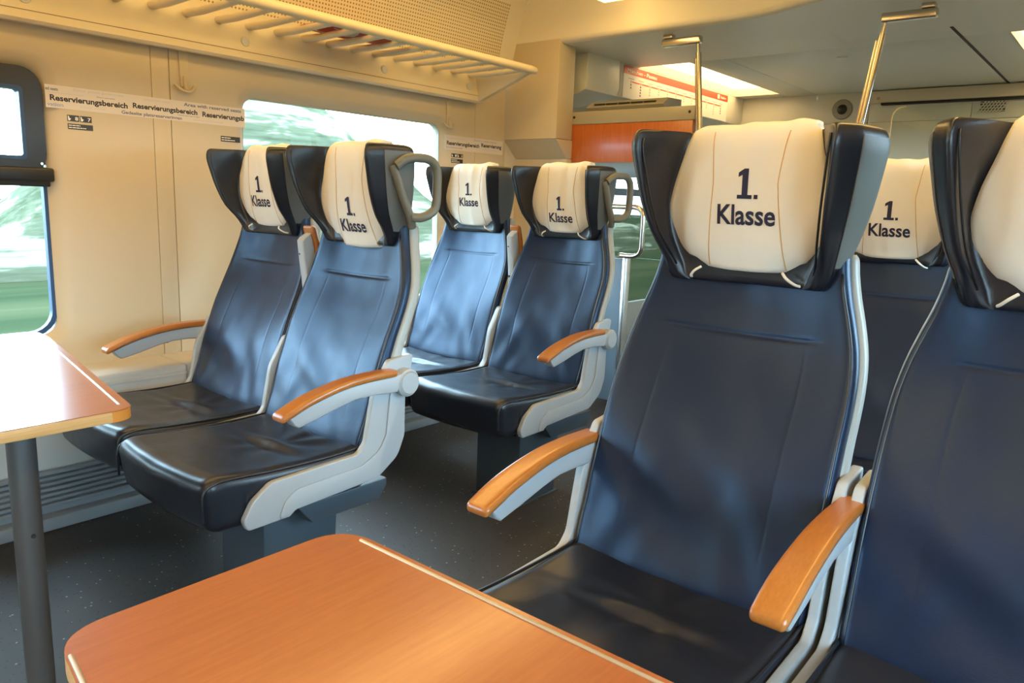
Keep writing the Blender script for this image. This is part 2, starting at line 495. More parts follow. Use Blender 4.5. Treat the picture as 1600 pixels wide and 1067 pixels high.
WZ0, WZ1 = 0.62, 1.54
wall_z0, wall_z1 = 0.46, 1.86
def side_wall(side):
    root = empty('wall_'+side); struct(root, 'cream panelled side wall of the carriage')
    s = 1 if side == 'left' else -1; X = XL if side == 'left' else XR
    g = 0.0012
    spans = [(-2.6, -0.515, -2.045, -0.885), (-0.445, 1.405, -0.125, 1.035), (1.475, 3.20, 1.795, 2.955)]
    for (a, b, wa, wb) in spans:
        window_panel('wall_panel', a+g, b-g, wall_z0, wall_z1, wa, wb, WZ0, WZ1, side, root)
    for a, b in ((-0.515, -0.445), (1.405, 1.475), (3.20, 3.46)):
        xa, xb = sorted((X, X-s*0.14)); box('wall_panel', xa, xb, a+g, b-g, wall_z0, wall_z1, M_cream, root, 0.002)
    for yy in (-0.515, -0.445, 1.405, 1.475, 3.2):
        xa, xb = sorted((X-s*0.005, X-s*0.13)); box('joint', xa, xb, yy-0.004, yy+0.004, wall_z0, wall_z1, M_joint, root)
    # lower heater casing: top ledge, face and ribbed skirting
    xa, xb = sorted((X-s*0.14, X+s*0.22))
    for a, b in ((-2.6, -0.6), (-0.597, 1.385), (1.388, 3.44)):
        box('heater_casing', xa, xb, a, b, 0.20, 0.50, M_heater, root, 0.012, 3)
        xc, xd = sorted((X+s*0.20, X+s*0.226)); box('casing_strip', xc, xd, a+0.004, b-0.004, 0.462, 0.474, M_heater, root, 0.002)
    for k in range(7):
        z = 0.075+k*0.019
        xc, xd = sorted((X+s*0.10, X+s*0.235)); box('skirting_rib', xc, xd, -2.6, 3.44, z, z+0.0125, M_skirt, root, 0.004)
    xc, xd = sorted((X-s*0.1, X+s*0.215)); box('skirting_back', xc, xd, -2.6, 3.44, 0.0, 0.20, M_skirt, root)
    xc, xd = sorted((X+s*0.1, X+s*0.262)); box('skirting_foot', xc, xd, -2.6, 3.44, 0.0, 0.05, M_skirt, root, 0.012)
    # upper wall behind the rack
    return root
wl = side_wall('left'); wr = side_wall('right')

# ---- windows
def window(idx, wa, wb, side, sash):
    s = 1 if side == 'left' else -1; X = XL if side == 'left' else XR
    root = empty('window_%d' % idx); struct(root)
    if sash: root['label'] = 'train window with black hinged upper sash beside the left table' if side == 'left' else 'train window with black sash'
    else: root['label'] = 'train window showing blurred trees behind the left seats' if side == 'left' else 'train window'
    def ring(name, o, i, x0, x1, m):
        ro, ri = o, i; n = len(ro)
        vs = [(x0, a, b) for a, b in ro]+[(x0, a, b) for a, b in ri]+[(x1, a, b) for a, b in ri]+[(x1, a, b) for a, b in ro]
        fs = []
        for q in range(4):
            for k in range(n):
                fs.append((q*n+k, q*n+(k+1) % n, ((q+1) % 4)*n+(k+1) % n, ((q+1) % 4)*n+k))
        return mk(name, vs, fs, m, root, True, 30)
    e = 0.003
    ring('window_seal', rrect(wa-e, wb+e, WZ0-e, WZ1+e, 0.085 if sash else 0.055), rrect(wa+(0.012 if sash else 0.004), wb-(0.012 if sash else 0.004), WZ0+(0.012 if sash else 0.004), WZ1-(0.012 if sash else 0.004), 0.075 if sash else 0.05), X-s*0.034, X-s*0.06, M_seal if sash else M_partgrey)
    if not sash:
        box('pane', *sorted((X-s*0.046, X-s*0.054)), wa, wb, WZ0, WZ1, M_glass, root)
    else:
        zs = 1.155
        # upper hinged sash: wide black frame
        ring('sash_frame', rrect(wa+0.001, wb-0.001, zs+0.03, WZ1-0.002, 0.07), rrect(wa+0.07, wb-0.07, zs+0.085, WZ1-0.075, 0.012), X-s*0.012, X-s*0.055, M_black)
        ring('sash_bead', rrect(wa+0.062, wb-0.062, zs+0.077, WZ1-0.067, 0.014), rrect(wa+0.074, wb-0.074, zs+0.089, WZ1-0.079, 0.010), X-s*0.008, X-s*0.05, M_seal)
        box('sash_rail', *sorted((X+s*0.012, X-s*0.05)), wa-0.004, wb+0.012, zs+0.005, zs+0.052, M_black, root, 0.008, 3)
        box('sash_rail', *sorted((X+s*0.002, X-s*0.05)), wa, wb, zs-0.012, zs+0.012, M_black, root, 0.004)
        box('upper_pane', *sorted((X-s*0.040, X-s*0.046)), wa+0.05, wb-0.05, zs+0.06, WZ1-0.05, M_glass, root)
        box('lower_pane', *sorted((X-s*0.046, X-s*0.054)), wa, wb, WZ0, zs, M_glass, root)
        for k in range(2):   # hinge screws on the sash corner
            lathe('hinge_pin', [(0.0, 0), (0.005, 0), (0.005, s*0.006), (0, s*0.006)], M_steel, root, 'x', (X-s*0.012, wb-0.02+0.008*k, zs+0.066-0.008*k), 8)
    return root
window(1, -0.125, 1.035, 'left', True)
window(2, 1.795, 2.955, 'left', False)
window(3, -0.125, 1.035, 'right', True)
window(4, 1.795, 2.955, 'right', False)
window(5, -2.045, -0.885, 'left', False)
window(6, -2.045, -0.885, 'right', False)

# ---- upper wall and ceiling of the saloon (cross-section runs along y)
def shell_strip(name, prof, y0, y1, m, th=0.03, parent=None, inward=None):
    # prof: (x,z) list, thickness added away from the room centre
    vs = []; n = len(prof); c = Vector((XM, 1.2))
    outp = []
    for i, p in enumerate(prof):
        a = Vector(prof[max(i-1, 0)]); b = Vector(prof[min(i+1, n-1)]); t = (b-a).normalized(); nn = Vector((-t.y, t.x))
        if nn.dot(Vector(p)-c) < 0: nn = -nn
        outp.append((p[0]+nn.x*th, p[1]+nn.y*th))
    ring_ = list(prof)+outp[::-1]
    return prism_smooth(name, ring_, y0, y1, m, parent)
def prism_smooth(name, ring_, y0, y1, m, parent):
    n = len(ring_); vs = [(a, y0, b) for a, b in ring_]+[(a, y1, b) for a, b in ring_]
    fs = [(k, (k+1) % n, n+(k+1) % n, n+k) for k in range(n)]
    h = n//2
    for off in (0, n):
        for k in range(h-1):
            fs.append((off+k, off+k+1, off+n-2-k, off+n-1-k))
    return mk(name, vs, fs, m, parent, True, 30)
ceil_root = empty('ceiling'); struct(ceil_root, 'cream saloon ceiling with perforated side panels')
cove = [(-2.872, 2.12), (-2.852, 2.18), (-2.82, 2.235), (-2.77, 2.285), (-2.69, 2.32), (-2.58, 2.34), (-2.44, 2.35), (-2.30, 2.352)]
mir = lambda pr: [(2*XM-a, b) for a, b in pr][::-1]
shell_strip('ceiling_vault', cove+mir(cove), YB, YP+0.02, M_ceil, 0.03, ceil_root)
perf = [(-2.935, 1.84), (-2.915, 1.92), (-2.885, 2.05), (-2.850, 2.165), (-2.838, 2.20)]
shell_strip('perforated_panel', perf, YB, 3.33, M_perf, 0.02, ceil_root)
shell_strip('perforated_panel', mir(perf), YB, 3.33, M_perf, 0.02, ceil_root)
shell_strip('panel_end', perf, 3.332, YP+0.02, M_ceil, 0.02, ceil_root)
shell_strip('panel_end', mir(perf), 3.332, YP+0.02, M_ceil, 0.02, ceil_root)

# ---- bulkhead face and low vestibule ceiling
bulk = empty('trim_1'); struct(bulk, 'cream bulkhead beam stepping down to the low ceiling')
edge = [(-3.1, YP), (-1.62, YP), (-1.50, 3.435), (-1.40, 3.40), (-1.28, 3.34), (-1.10, 3.27), (-0.8, 3.2), (-0.4, 3.16), (0.64, 3.15)]
vs = []; fs = []
prof_b = [(0.0, 2.40), (0.0, 2.03), (0.006, 2.012), (0.02, 2.003), (0.04, 2.0)]
for (x, y) in edge:
    for dy, z in prof_b: vs.append((x, y+dy, z))
nb = len(prof_b)
for i in range(len(edge)-1):
    for k in range(nb-1):
        fs.append((i*nb+k, i*nb+k+1, (i+1)*nb+k+1, (i+1)*nb+k))
mk('beam_face', vs, fs, M_ceil, bulk, True, 60)
# vestibule ceiling panels with two lamp openings
vc = empty('ceiling_low'); struct(vc, 'smooth low ceiling over the vestibule')
LX0, LX1, RX0, RX1 = -2.60, -2.25, -0.63, -0.28
LY0, LY1 = 4.30, 5.74
th = 0.03
def slab(a, b, c, d, name='ceiling_panel'): return box(name, a, b, c, d, ZC, ZC+th, M_ceil_g, vc, 0.002)
# front piece follows the curved edge
vs = [(x, y+0.035, ZC) for x, y in edge]+[(x, y+0.035, ZC+th) for x, y in edge]
ne = len(edge); yb_ = 4.298
vs += [(x, yb_, ZC) for x, y in edge]+[(x, yb_, ZC+th) for x, y in edge]
fs = []
for i in range(ne-1):
    fs += [(i, i+1, 2*ne+i+1, 2*ne+i), (ne+i, ne+i+1, 3*ne+i+1, 3*ne+i), (i, i+1, ne+i+1, ne+i), (2*ne+i, 2*ne+i+1, 3*ne+i+1, 3*ne+i)]
mk('ceiling_panel', vs, fs, M_ceil_g, vc)
slab(-3.1, LX0, 4.30, YE); slab(LX1, -2.03, 4.30, YE); slab(-2.027, -0.832, 4.30, YE); slab(-0.822, RX0, 4.30, YE); slab(RX1, 0.64, 4.30, YE)
slab(LX0, LX1, LY1, YE); slab(RX0, RX1, LY1, YE)
box('joint', -0.834, -0.820, 4.06, YE, ZC-0.002, ZC+0.02, M_dark, vc)
lathe('sprinkler', [(0, 0), (0.03, 0), (0.028, -0.006), (0, -0.008)], M_ceil_g, vc, 'z', (-1.45, 4.55, ZC), 20)

# ---- end walls
ew = empty('wall_end'); struct(ew, 'cream end wall of the vestibule')
box('wall_panel', -3.1, -1.66, YE, YE+0.08, 1.79, ZC+0.05, M_ceil_g, ew, 0.003)
box('wall_panel', -1.656, -1.02, YE, YE+0.08, 1.79, ZC+0.05, M_ceil_g, ew, 0.003)
box('wall_panel', -1.016, 0.64, YE, YE+0.08, 1.79, ZC+0.05, M_ceil_g, ew, 0.003)
box('wall_panel', -3.1, -1.66, YE, YE+0.08, 0, 1.787, M_ceil_g, ew, 0.003)
box('wall_panel', -1.656, 0.64, YE, YE+0.08, 0, 1.787, M_ceil_g, ew, 0.003)
wb_ = struct(box('wall_rear', -3.1, 0.64, YB-0.08, YB, 0, 2.45, M_cream), 'cream wall behind the camera')

# ---- vestibule left wall with entrance door, vestibule right wall
def vestibule_side(name, dname, X, sg_, l1, l2):
    root = empty(name); struct(root, l1)
    def bx(nm, d0, d1, y0, y1, z0, z1, m, par, bev=0.0):
        a, b = sorted((X-sg_*d0, X-sg_*d1)); return box(nm, a, b, y0, y1, z0, z1, m, par, bev)
    bx('wall_panel', 0, 0.12, YP+0.01, 4.35, 0, ZC, M_cream, root, 0.003)
    bx('wall_panel', 0, 0.12, 5.65, YE, 0, ZC, M_cream, root, 0.003)
    bx('wall_panel', 0, 0.12, 4.352, 5.648, 1.92, ZC, M_cream, root, 0.003)
    leaf = empty(dname); struct(leaf, l2)
    y0, y1 = 4.36, 5.64
    bx('stile', 0.03, 0.07, y0, y0+0.09, 0.02, 1.91, M_doorg, leaf, 0.004)
    bx('stile', 0.03, 0.07, y1-0.09, y1, 0.02, 1.91, M_doorg, leaf, 0.004)
    bx('rail', 0.03, 0.07, y0+0.09, y1-0.09, 0.02, 0.42, M_doorg, leaf, 0.004)
    bx('rail', 0.03, 0.07, y0+0.09, y1-0.09, 1.72, 1.91, M_doorg, leaf, 0.004)
    bx('rail', 0.025, 0.07, y0+0.09, y1-0.09, 1.22, 1.27, M_black, leaf, 0.004)
    bx('pane', 0.048, 0.058, y0+0.09, y1-0.09, 0.42, 1.22, M_tint, leaf)
    bx('pane', 0.048, 0.058, y0+0.09, y1-0.09, 1.27, 1.72, M_glass, leaf)
vestibule_side('wall_vestibule_left', 'door_1', XL, 1, 'cream vestibule side wall around the left entrance door', 'grey entrance door with a tall window behind the chrome rail')
vestibule_side('wall_vestibule_right', 'door_2', XR, -1, 'cream vestibule wall on the right', 'grey entrance door on the right side')

# ---- wall column beside the partition
col = empty('trim_2'); struct(col, 'cream kinked wall column beside the partition')
for pts, nm in (([(3.45, 1.50), (3.45, 2.02), (3.60, 2.02), (3.60, 1.50)], 'column_upper'),
                ([(3.56, 1.398), (3.45, 1.498), (3.62, 1.498), (3.62, 1.398)], 'column_slope'),
                ([(3.56, 0.0), (3.56, 1.396), (3.62, 1.396), (3.62, 0.0)], 'column_lower')):
    prism(nm, pts, -2.965, -2.585, M_cream, col, 'x', 0.003)

# ================================================================== FITTINGS
# ---- luggage rack
def rack(side):
    flip = side == 'right'
    root = empty('luggage_rack', (0, 0, 0))
    y0, y1 = YB+0.02, 3.19
    pr = [(-2.955, 1.672), (-2.905, 1.668), (-2.896, 1.678), (-2.902, 1.705), (-2.915, 1.76), (-2.925, 1.83), (-2.93, 1.86), (-2.955, 1.86)]
    prism('back_board', [(a, b) for a, b in pr], y0, y1, M_cream2, root, 'y', 0.0)
    tube('board_groove', [(-2.9015, y0, 1.706), (-2.9015, y1, 1.706)], 0.0013, M_joint, root, 6)
    for k in range(44):
        yy = 3.105-0.1310*k
        if yy < y0+0.03: break
        if k == 0:
            sl = tube('slat', [(-2.925, 0, 1.808), (-2.80, 0, 1.803), (-2.555, 0, 1.806)], [0.0145, 0.014, 0.012], M_cream2, root, 10, False, 1.25)
            sl.location.y = yy; sm = sl.data
        else:
            o = bpy.data.objects.new('slat', sm); C.objects.link(o); o.parent = root; o.location.y = yy
    tube('front_tube', [(-2.55, y0, 1.815), (-2.55, y1-0.03, 1.815), (-2.551, y1+0.01, 1.814), (-2.553, y1+0.022, 1.813)], [0.021, 0.021, 0.018, 0.008], M_cream2, root, 16)
    prism('end_bracket', [(-2.945, 1.69), (-2.90, 1.675), (-2.56, 1.798), (-2.552, 1.825), (-2.945, 1.828)], y1-0.035, y1-0.005, M_cream2, root, 'y', 0.004)
    lathe('screw', [(0, 0.003), (0.006, 0.003), (0.007, 0)], M_steel, root, 'y', (-2.80, y1-0.005, 1.762), 10)
    for yy in (0.98, 1.77, 2.50, 3.09, 0.2, -0.6):
        lathe('round_cap', [(0, 0.006), (0.017, 0.005), (0.020, 0.0), (0.020, -0.01), (0, -0.01)], M_heater, root, 'x', (-2.909, yy, 1.745), 20)
    if flip:
        root.location.x = 2*XM; root.scale.x = -1
    return root
tag(rack('left'), 'cream overhead luggage rack with bars along the left wall', 'luggage rack')
tag(rack('right'), 'cream overhead luggage rack on the right, mostly out of sight', 'luggage rack')

# red and white bag lying on the rack
bag = rounded_box('carrier_bag', (0.11, 0.22, 0.007), 0.006, (8, 16, 2), None, None,
                  lambda x, y, z: (x+0.02*math.sin(y*14), y, z+0.003*math.sin(y*22+x*20)+0.002*math.sin(x*40)))
mb = mat('bag_print', (0.55, 0.03, 0.02), 0.5)
ramp_color(mb, noise_tex(mb, 7, 2), [(0.52, (0.50, 0.025, 0.012)), (0.56, (0.75, 0.66, 0.55))])
mb.node_tree.nodes['Color Ramp'].color_ramp.interpolation = 'CONSTANT'
bag.data.materials.clear(); bag.data.materials.append(mb)
bag.location = (-2.735, 2.20, 1.833); bag.rotation_euler = (0, 0, 0.06)
tag(bag, 'red and white flat bag lying on the overhead luggage rack', 'bag')

# ---- coat hooks
def hook(y):
    r = empty('coat_hook', (XL, y, 1.52))
    prism('strap', [(-0.014, 0.02), (0.014, 0.02), (0.020, 0.155), (-0.020, 0.155)], 0.0, 0.008, M_cream, r, 'x', 0.002)
    tube('hook_arm', catmull([(0.006, -0.038, 0.028), (0.022, -0.020, 0.008), (0.028, 0, 0.002), (0.022, 0.020, 0.008), (0.006, 0.040, 0.026)], 5), 0.0055, M_cream, r, 8)
    tube('hook_stem', catmull([(0.006, 0, 0.06), (0.014, 0, 0.025), (0.024, 0, 0.006)], 5), 0.007, M_cream, r, 8)
    return r
tag(hook(1.53), 'cream anchor-shaped coat hook above the reservation strip, nearest the camera', 'coat hook', 'coat hooks')
tag(hook(2.985), 'cream coat hook at the far corner of the second window', 'coat hook', 'coat hooks')

# ---- reservation strips on the wall, lettering as flat print
def wall_print(vs, fs, y, z, x, m, parent, name='lettering'):
    # text runs along +y, faces +x
    return mk(name, [(x, y+a, z+b) for a, b in vs], fs, m, parent)
def strip(y0, y1, words, label):
    r = empty('reservation_strip', (0, 0, 0))
    box('film', XL, XL+0.0008, y0, y1, 1.412, 1.488, M_strip, r)
    for body, ya, yb, zb, cap, m, bold in words:
        v, f = fit_text(body, yb-ya, cap, bold)
        wall_print(v, f, ya, zb, XL+0.0012, m, r)
    tag(r, label, 'sticker')
    return r
strip(1.038, 1.788, [
    ('ed seats', 1.040, 1.079, 1.470, 0.010, M_inkg, 0.02),
    ('Gedeelte platsreserveringen', 1.048, 1.160, 1.461, 0.005, M_inkp, 0.0),
    ('Zona posti prenotati', 1.125, 1.30, 1.476, 0.008, M_inkp, 0.0),
    ('Reservierungsbereich', 1.052, 1.312, 1.437, 0.0185, M_inkb, 0.03),
    ('vation', 1.042, 1.093, 1.418, 0.012, M_inkl, 0.02),
    ('Zone a reservation', 1.205, 1.268, 1.4625, 0.0045, M_inkg, 0.0),
    ('Zona posti prenotati', 1.148, 1.232, 1.422, 0.0055, M_inkp, 0.0),
    ('Gedeelte platsreserveringen', 1.289, 1.517, 1.417, 0.0115, M_inkg, 0.02),
    ('Zone a reservation', 1.372, 1.470, 1.474, 0.007, M_inkp, 0.0),
    ('Reservierungsbereich', 1.331, 1.581, 1.442, 0.0180, M_inkb, 0.03),
    ('Area with reserved seats', 1.527, 1.771, 1.471, 0.0120, M_inkg, 0.02),
    ('Gedeelte platsreserveringen', 1.50, 1.590, 1.4325, 0.0045, M_inkg, 0.0),
    ('Reservierungsb', 1.602, 1.784, 1.439, 0.0185, M_inkb, 0.03),
    ('Zona posti prenotati', 1.565, 1.690, 1.420, 0.0065, M_inkp, 0.0),
], 'printed reservation strip on the wall between the two windows')
strip(2.965, 3.44, [
    ('Gedeelte platsreserveringen', 2.985, 3.13, 1.470, 0.006, M_inkp, 0.0),
    ('Reservierungsbereich', 2.979, 3.236, 1.438, 0.0195, M_inkb, 0.03),
    ('Zona posti prenotati', 2.972, 3.10, 1.422, 0.0065, M_inkg, 0.0),
    ('Zone a reservation', 3.19, 3.385, 1.472, 0.0105, M_inkl, 0.0),
    ('Reservierung', 3.254, 3.426, 1.445, 0.0195, M_inkb, 0.03),
    ('Gedeelte platsreserveringen', 3.26, 3.385, 1.430, 0.005, M_inkp, 0.0),
], 'short printed reservation strip beside the far corner of the second window')
# seat number plates
def plate(y, z, wdt, hgt, label, digits=None):
    r = empty('seat_number_plate', (XL, y, z))
    if digits:
        for k, dg in enumerate(digits):
            y0 = k*wdt*0.52
            box('plate', 0, 0.0015, y0, y0+wdt*0.48, 0, hgt, M_plate, r)
            v, f = fit_text(dg, wdt*0.13, hgt*0.55, 0.02)
            mk('digit', [(0.002, y0+wdt*0.31+a, hgt*0.2+b) for a, b in v], f, M_white, r)
            # seat pictogram
            mk('pictogram', [(0.002, y0+wdt*a, hgt*b) for a, b in ((0.03, 0.12), (0.10, 0.12), (0.15, 0.45), (0.09, 0.5), (0.06, 0.85), (0.02, 0.85))], [(0, 1, 2, 3, 4, 5)], M_white, r)
    else:
        box('plate', 0, 0.0015, 0, wdt, 0, hgt, M_plate, r)
        for q, (ln, zz) in enumerate(((0.50, 0.62), (0.72, 0.22))):
            x = 0.03
            while x < ln:
                seg = 0.05+0.04*((int(x*97)) % 3)
                box('print_line', 0.0015, 0.002, wdt*x, wdt*min(x+seg, ln), hgt*zz, hgt*(zz+0.16), M_white, r); x += seg+0.02
    return tag(r, label, 'sign', 'seat number plates')
plate(1.103, 1.372, 0.080, 0.021, 'pair of small black seat number plates left of the first vertical wall joint', ('8', '7'))
plate(1.103, 1.345, 0.083, 0.019, 'small black text plate directly under the pair of seat numbers by the black window')
plate(1.678, 1.349, 0.085, 0.022, 'small black text plate just left of the second window')
plate(3.015, 1.374, 0.090, 0.020, 'pair of small black seat number plates under the far reservation strip', ('1', '2'))
plate(3.015, 1.345, 0.090, 0.021, 'small black text plate below the far pair of seat number plates')

# ---- tables
def table(name, poly, radii, zt, pole, label, ribs, corner=None):
    root = empty(name, (0, 0, 0))
    pl = fil2(poly, radii, 8)
    top = prism('table_top', pl, zt-0.024, zt, M_tedge, root, 'z', 0.002)
    sk = prism('laminate', fil2([(a, b) for a, b in poly], radii, 8), zt, zt+0.0012, M_table, root, 'z', 0.0)
    for rb_ in ribs:
        tube('edge_rib', [(a, b, zt+0.0012) for a, b in rb_], 0.0028, M_rib, top, 8)
    if corner:
        prism('corner_edging', corner, zt-0.0242, zt-0.0005, M_tcorner, root, 'z', 0.0)
    px, py = pole
    lathe('post', [(0, 0), (0.05, 0), (0.05, 0.006), (0.030, 0.012), (0.0275, 0.03), (0.0275, zt-0.034), (0.06, zt-0.03), (0.06, zt-0.025), (0, zt-0.025)], M_pole, root, 'z', (px, py, 0), 32)
    lathe('post_screw', [(0, 0.004), (0.004, 0.004), (0.005, 0)], M_dark, root, 'x', (px+0.028, py, 0.42), 8)
    return tag(root, label, 'table')
table('window_table', [(-1.637, 0.16), (-1.637, 0.705), (-2.45, 0.846), (-2.60, 0.872), (-2.735, 0.880), (-2.735, -0.02), (-2.45, 0.02)],
      [0.05, 0.055, 0.3, 0.3, 0.04, 0.02, 0.3], 0.68, (-1.745, 0.517), 'fixed table with bright window glare and a grey post at the left wall',
      [[(-1.685, 0.693), (-2.0, 0.749), (-2.46, 0.830), (-2.70, 0.862)]],
      )
table('window_table', [(-0.828, 0.262), (-0.828, 0.640), (0.265, 0.640), (0.265, 0.10), (-0.2, 0.153)],
      [0.062, 0.062, 0.02, 0.02, 0.3], 0.68, (-0.45, 0.40), 'orange wood-laminate table in the foreground before the big right seat',
      [[(-0.778, 0.629), (-0.3, 0.629), (0.24, 0.629)], [(-0.778, 0.258), (-0.2, 0.162), (0.24, 0.112)]])
# each table's corner edging on the left one (darker piece round the aisle corner)
ltab = [o for o in C.objects if o.name.startswith('window_table')][0]
arc = fil2([(-1.637, 0.16), (-1.637, 0.705), (-2.45, 0.846), (-2.60, 0.872), (-2.735, 0.880), (-2.735, -0.02), (-2.45, 0.02)], [0.05, 0.055, 0.3, 0.3, 0.04, 0.02, 0.3], 8)
seg_ = [p for p in arc if p[1] > 0.645 and p[0] > -1.70]
n = len(seg_)
vs = []
for a, b in seg_:
    d = Vector((a+1.75, b-0.55)).normalized()*0.0012
    vs += [(a+d.x, b+d.y, 0.6565), (a+d.x, b+d.y, 0.6795), (a-d.x*3, b-d.y*3, 0.6795), (a-d.x*3, b-d.y*3, 0.6565)]
fs = []
for i in range(n-1):
    for k in range(4):
        fs.append((i*4+k, i*4+(k+1) % 4, (i+1)*4+(k+1) % 4, (i+1)*4+k))
fs += [(0, 1, 2, 3), tuple((n-1)*4+k for k in range(4))]
mk('corner_edging', vs, fs, M_tcorner, ltab, True, 30)

# ================================================================== SEATS
BZ = [0.40, 0.45, 0.52, 0.60, 0.70, 0.80, 0.88, 0.95, 1.02, 1.10]
BY = [-0.012, 0.0, 0.034, 0.070, 0.114, 0.158, 0.192, 0.212, 0.224, 0.230]
WZ = [0.40, 0.45, 0.60, 0.75, 0.84, 0.90, 0.95, 1.00, 1.05, 1.10]
WX = [0.240, 0.243, 0.246, 0.245, 0.242, 0.233, 0.219, 0.203, 0.192, 0.188]
def back_y(z): return smooth_interp(z, BZ, BY)
def back_w(z): return smooth_interp(z, WZ, WX)
def back_n(z):
    d = (back_y(z+0.005)-back_y(z-0.005))/0.01
    v = Vector((1, -d)); return v.normalized()    # (y,z) pointing to the rear
def back_front(x, z):
    w_ = back_w(z); t = min(abs(x)/w_, 1.1)
    conc = 0.030*interp(z, [0.45, 0.62, 0.75, 1.0], [0.0, 0.6, 1.0, 1.0])
    lum = 0.020*gauss(z-0.66, 0.12)*max(0.0, 1-t*t*0.8)
    return back_y(z)-conc*(t*t*(1.6-0.6*t))-lum
def gauss(x, s): return math.exp(-(x/s)**2)

def build_backrest():
    # box axes: x lateral (-1..1 scaled .245), y thickness .0.. .04, z height
    zh = (1.09-0.425)/2; zc = (1.09+0.425)/2
    sz = 0.905-zc
    ez_ = [sz-0.012, sz-0.008, sz-0.004, sz, sz+0.004, sz+0.008, sz+0.012]
    exx = [s*(0.145+d) for s in (-1, 1) for d in (-0.006, -0.003, 0, 0.003, 0.006)]
    def d(x, y, z):
        zz = z
        xn = x/0.245
        X = xn*back_w(zz)
        yf = back_front(X, zz)
        t = y+0.022          # 0 at the front face .. 0.044 rear
        nrm = back_n(zz)
        fr = max(0, 1-t/0.02)
        g = 0
        if abs(X) < 0.17:
            e = min(1, (0.17-abs(X))/0.03)
            g += 0.0028*gauss(zz-0.905-0.006*(X/0.17)**2, 0.0045)*e
        side = interp(zz, [0.5, 0.56, 0.88, 0.90], [0, 1, 1, 0])
        g += 0.0005*gauss(abs(x)-0.145, 0.003)*side
        # broad soft undulation and creases fanning up from the bottom corners
        wv = 0.004*noise.noise(Vector((X*5, zz*4, 1.3)))+0.0022*noise.noise(Vector((X*13, zz*7, 4.1)))
        low = interp(zz, [0.43, 0.50, 0.62, 0.72], [0.6, 1, 0.5, 0])
        wv += low*0.0018*math.sin((abs(X)*1.0+(zz-0.45)*0.55)*55)*min(1, abs(X)/0.1)*gauss(abs(X)-0.14, 0.08)
        wv += 0.0028*gauss(zz-0.60, 0.11)*math.sin((X*0.9+zz*1.25)*33)*gauss(X+0.08, 0.16)
        off = t+fr*(g+wv)
        return (X, yf+nrm.x*off, zz+nrm.y*off*0.6)
    return rounded_box('backrest', (0.245, 0.022, zh), 0.020, (44, 1, 60), M_leather, None, d, (exx, (), ez_), (0, 0, zc)).data
def build_backshell():
    zh = (1.075-0.55)/2; zc = (1.075+0.55)/2
    def d(x, y, z):
        X = x/0.245*(back_w(z)+0.006)
        yf = back_front(X, z)+0.034
        nrm = back_n(z); t = y+0.020
        return (X, yf+nrm.x*t+0.004*(1-(x/0.245)**2), z+nrm.y*t*0.6)
    return rounded_box('back_shell', (0.245, 0.020, zh), 0.014, (14, 1, 24), M_shell, None, d, ((), (), ()), (0, 0, zc)).data
def build_cushion():
    # y from -0.46 (front) to 0.03 (rear), z 0.32..0.455
    hy = 0.25; yc_ = -0.215
    def d(x, y, z):
        v = (y-yc_)/hy         # -1 front .. 1 rear
        u = x/0.245
        top = max(0.0, min(1.0, (z-0.32)/0.135))
        zz = z
        # underside rises to the rear, the front is deepest
        if top < 0.5: zz += 0.0
        base = interp(v, [-1, -0.8, -0.3, 0.3, 1], [0.004, 0.012, 0.000, -0.008, -0.004])
        dish = -0.012*(1-u*u)*interp(v, [-1, -0.7, 0.2, 1], [0.1, 0.5, 1.0, 0.9])
        wr = 0.0
        ax = x
        # long curved ridge across the rear half plus creases in front of it
        c = 0.045+0.05*math.sin((ax+0.05)*9)*0.4
        yr = -0.135-0.35*ax*ax+0.06*ax
        wr += 0.0105*gauss(y-yr, 0.016)*gauss(ax-0.02, 0.12)
        wr -= 0.006*gauss(y-yr+0.032, 0.018)*gauss(ax-0.02, 0.12)
        ang = math.atan2(y+0.12, ax-0.03)
        rad = math.hypot(y+0.12, ax-0.03)
        wr += 0.0020*math.sin(ang*7+1.0)*gauss(rad-0.10, 0.06)
        wr += 0.003*noise.noise(Vector((x*9, y*7, 2.2)))
        zz += top*(base+dish+wr*min(1, (1-abs(u))*6))
        # bowed front edge
        yy = y-0.018*(1-u*u)*interp(v, [-1, 0], [1, 0])
        X = x*interp(v, [-1, -0.6, 1], [0.985, 1.0, 1.0])
        # front face tucks under
        if v < -0.6: yy += (1-top)*0.02
        return (X, yy, zz)
    return rounded_box('seat_cushion', (0.245, hy, 0.068), 0.030, (44, 48, 6), M_leather2, None, d, ((), (), ()), (0, yc_, 0.388)).data
def build_cushion_piping():
    out = []
    for s in (-1, 1):
        path = [(s*0.240, 0.02, 0.446), (s*0.2405, -0.10, 0.443), (s*0.240, -0.25, 0.447), (s*0.239, -0.38, 0.455), (s*0.236, -0.435, 0.452), (s*0.232, -0.462, 0.430), (s*0.232, -0.462, 0.36)]
        v, f = tube_geo(catmull(path, 4), 0.0035, 6); out.append(mk('piping', v, f, M_leather2, None, True).data)
    return out
def build_back_piping():
    out = []
    for s in (-1, 1):
        path = []
        for k in range(24):
            z = 0.44+k*(1.04-0.44)/23
            X = s*(back_w(z)-0.010); path.append((X, back_front(X, z)+0.0035, z))
        v, f = tube_geo(path, 0.0030, 6); out.append(mk('piping', v, f, M_leather2, None, True).data)
    return out

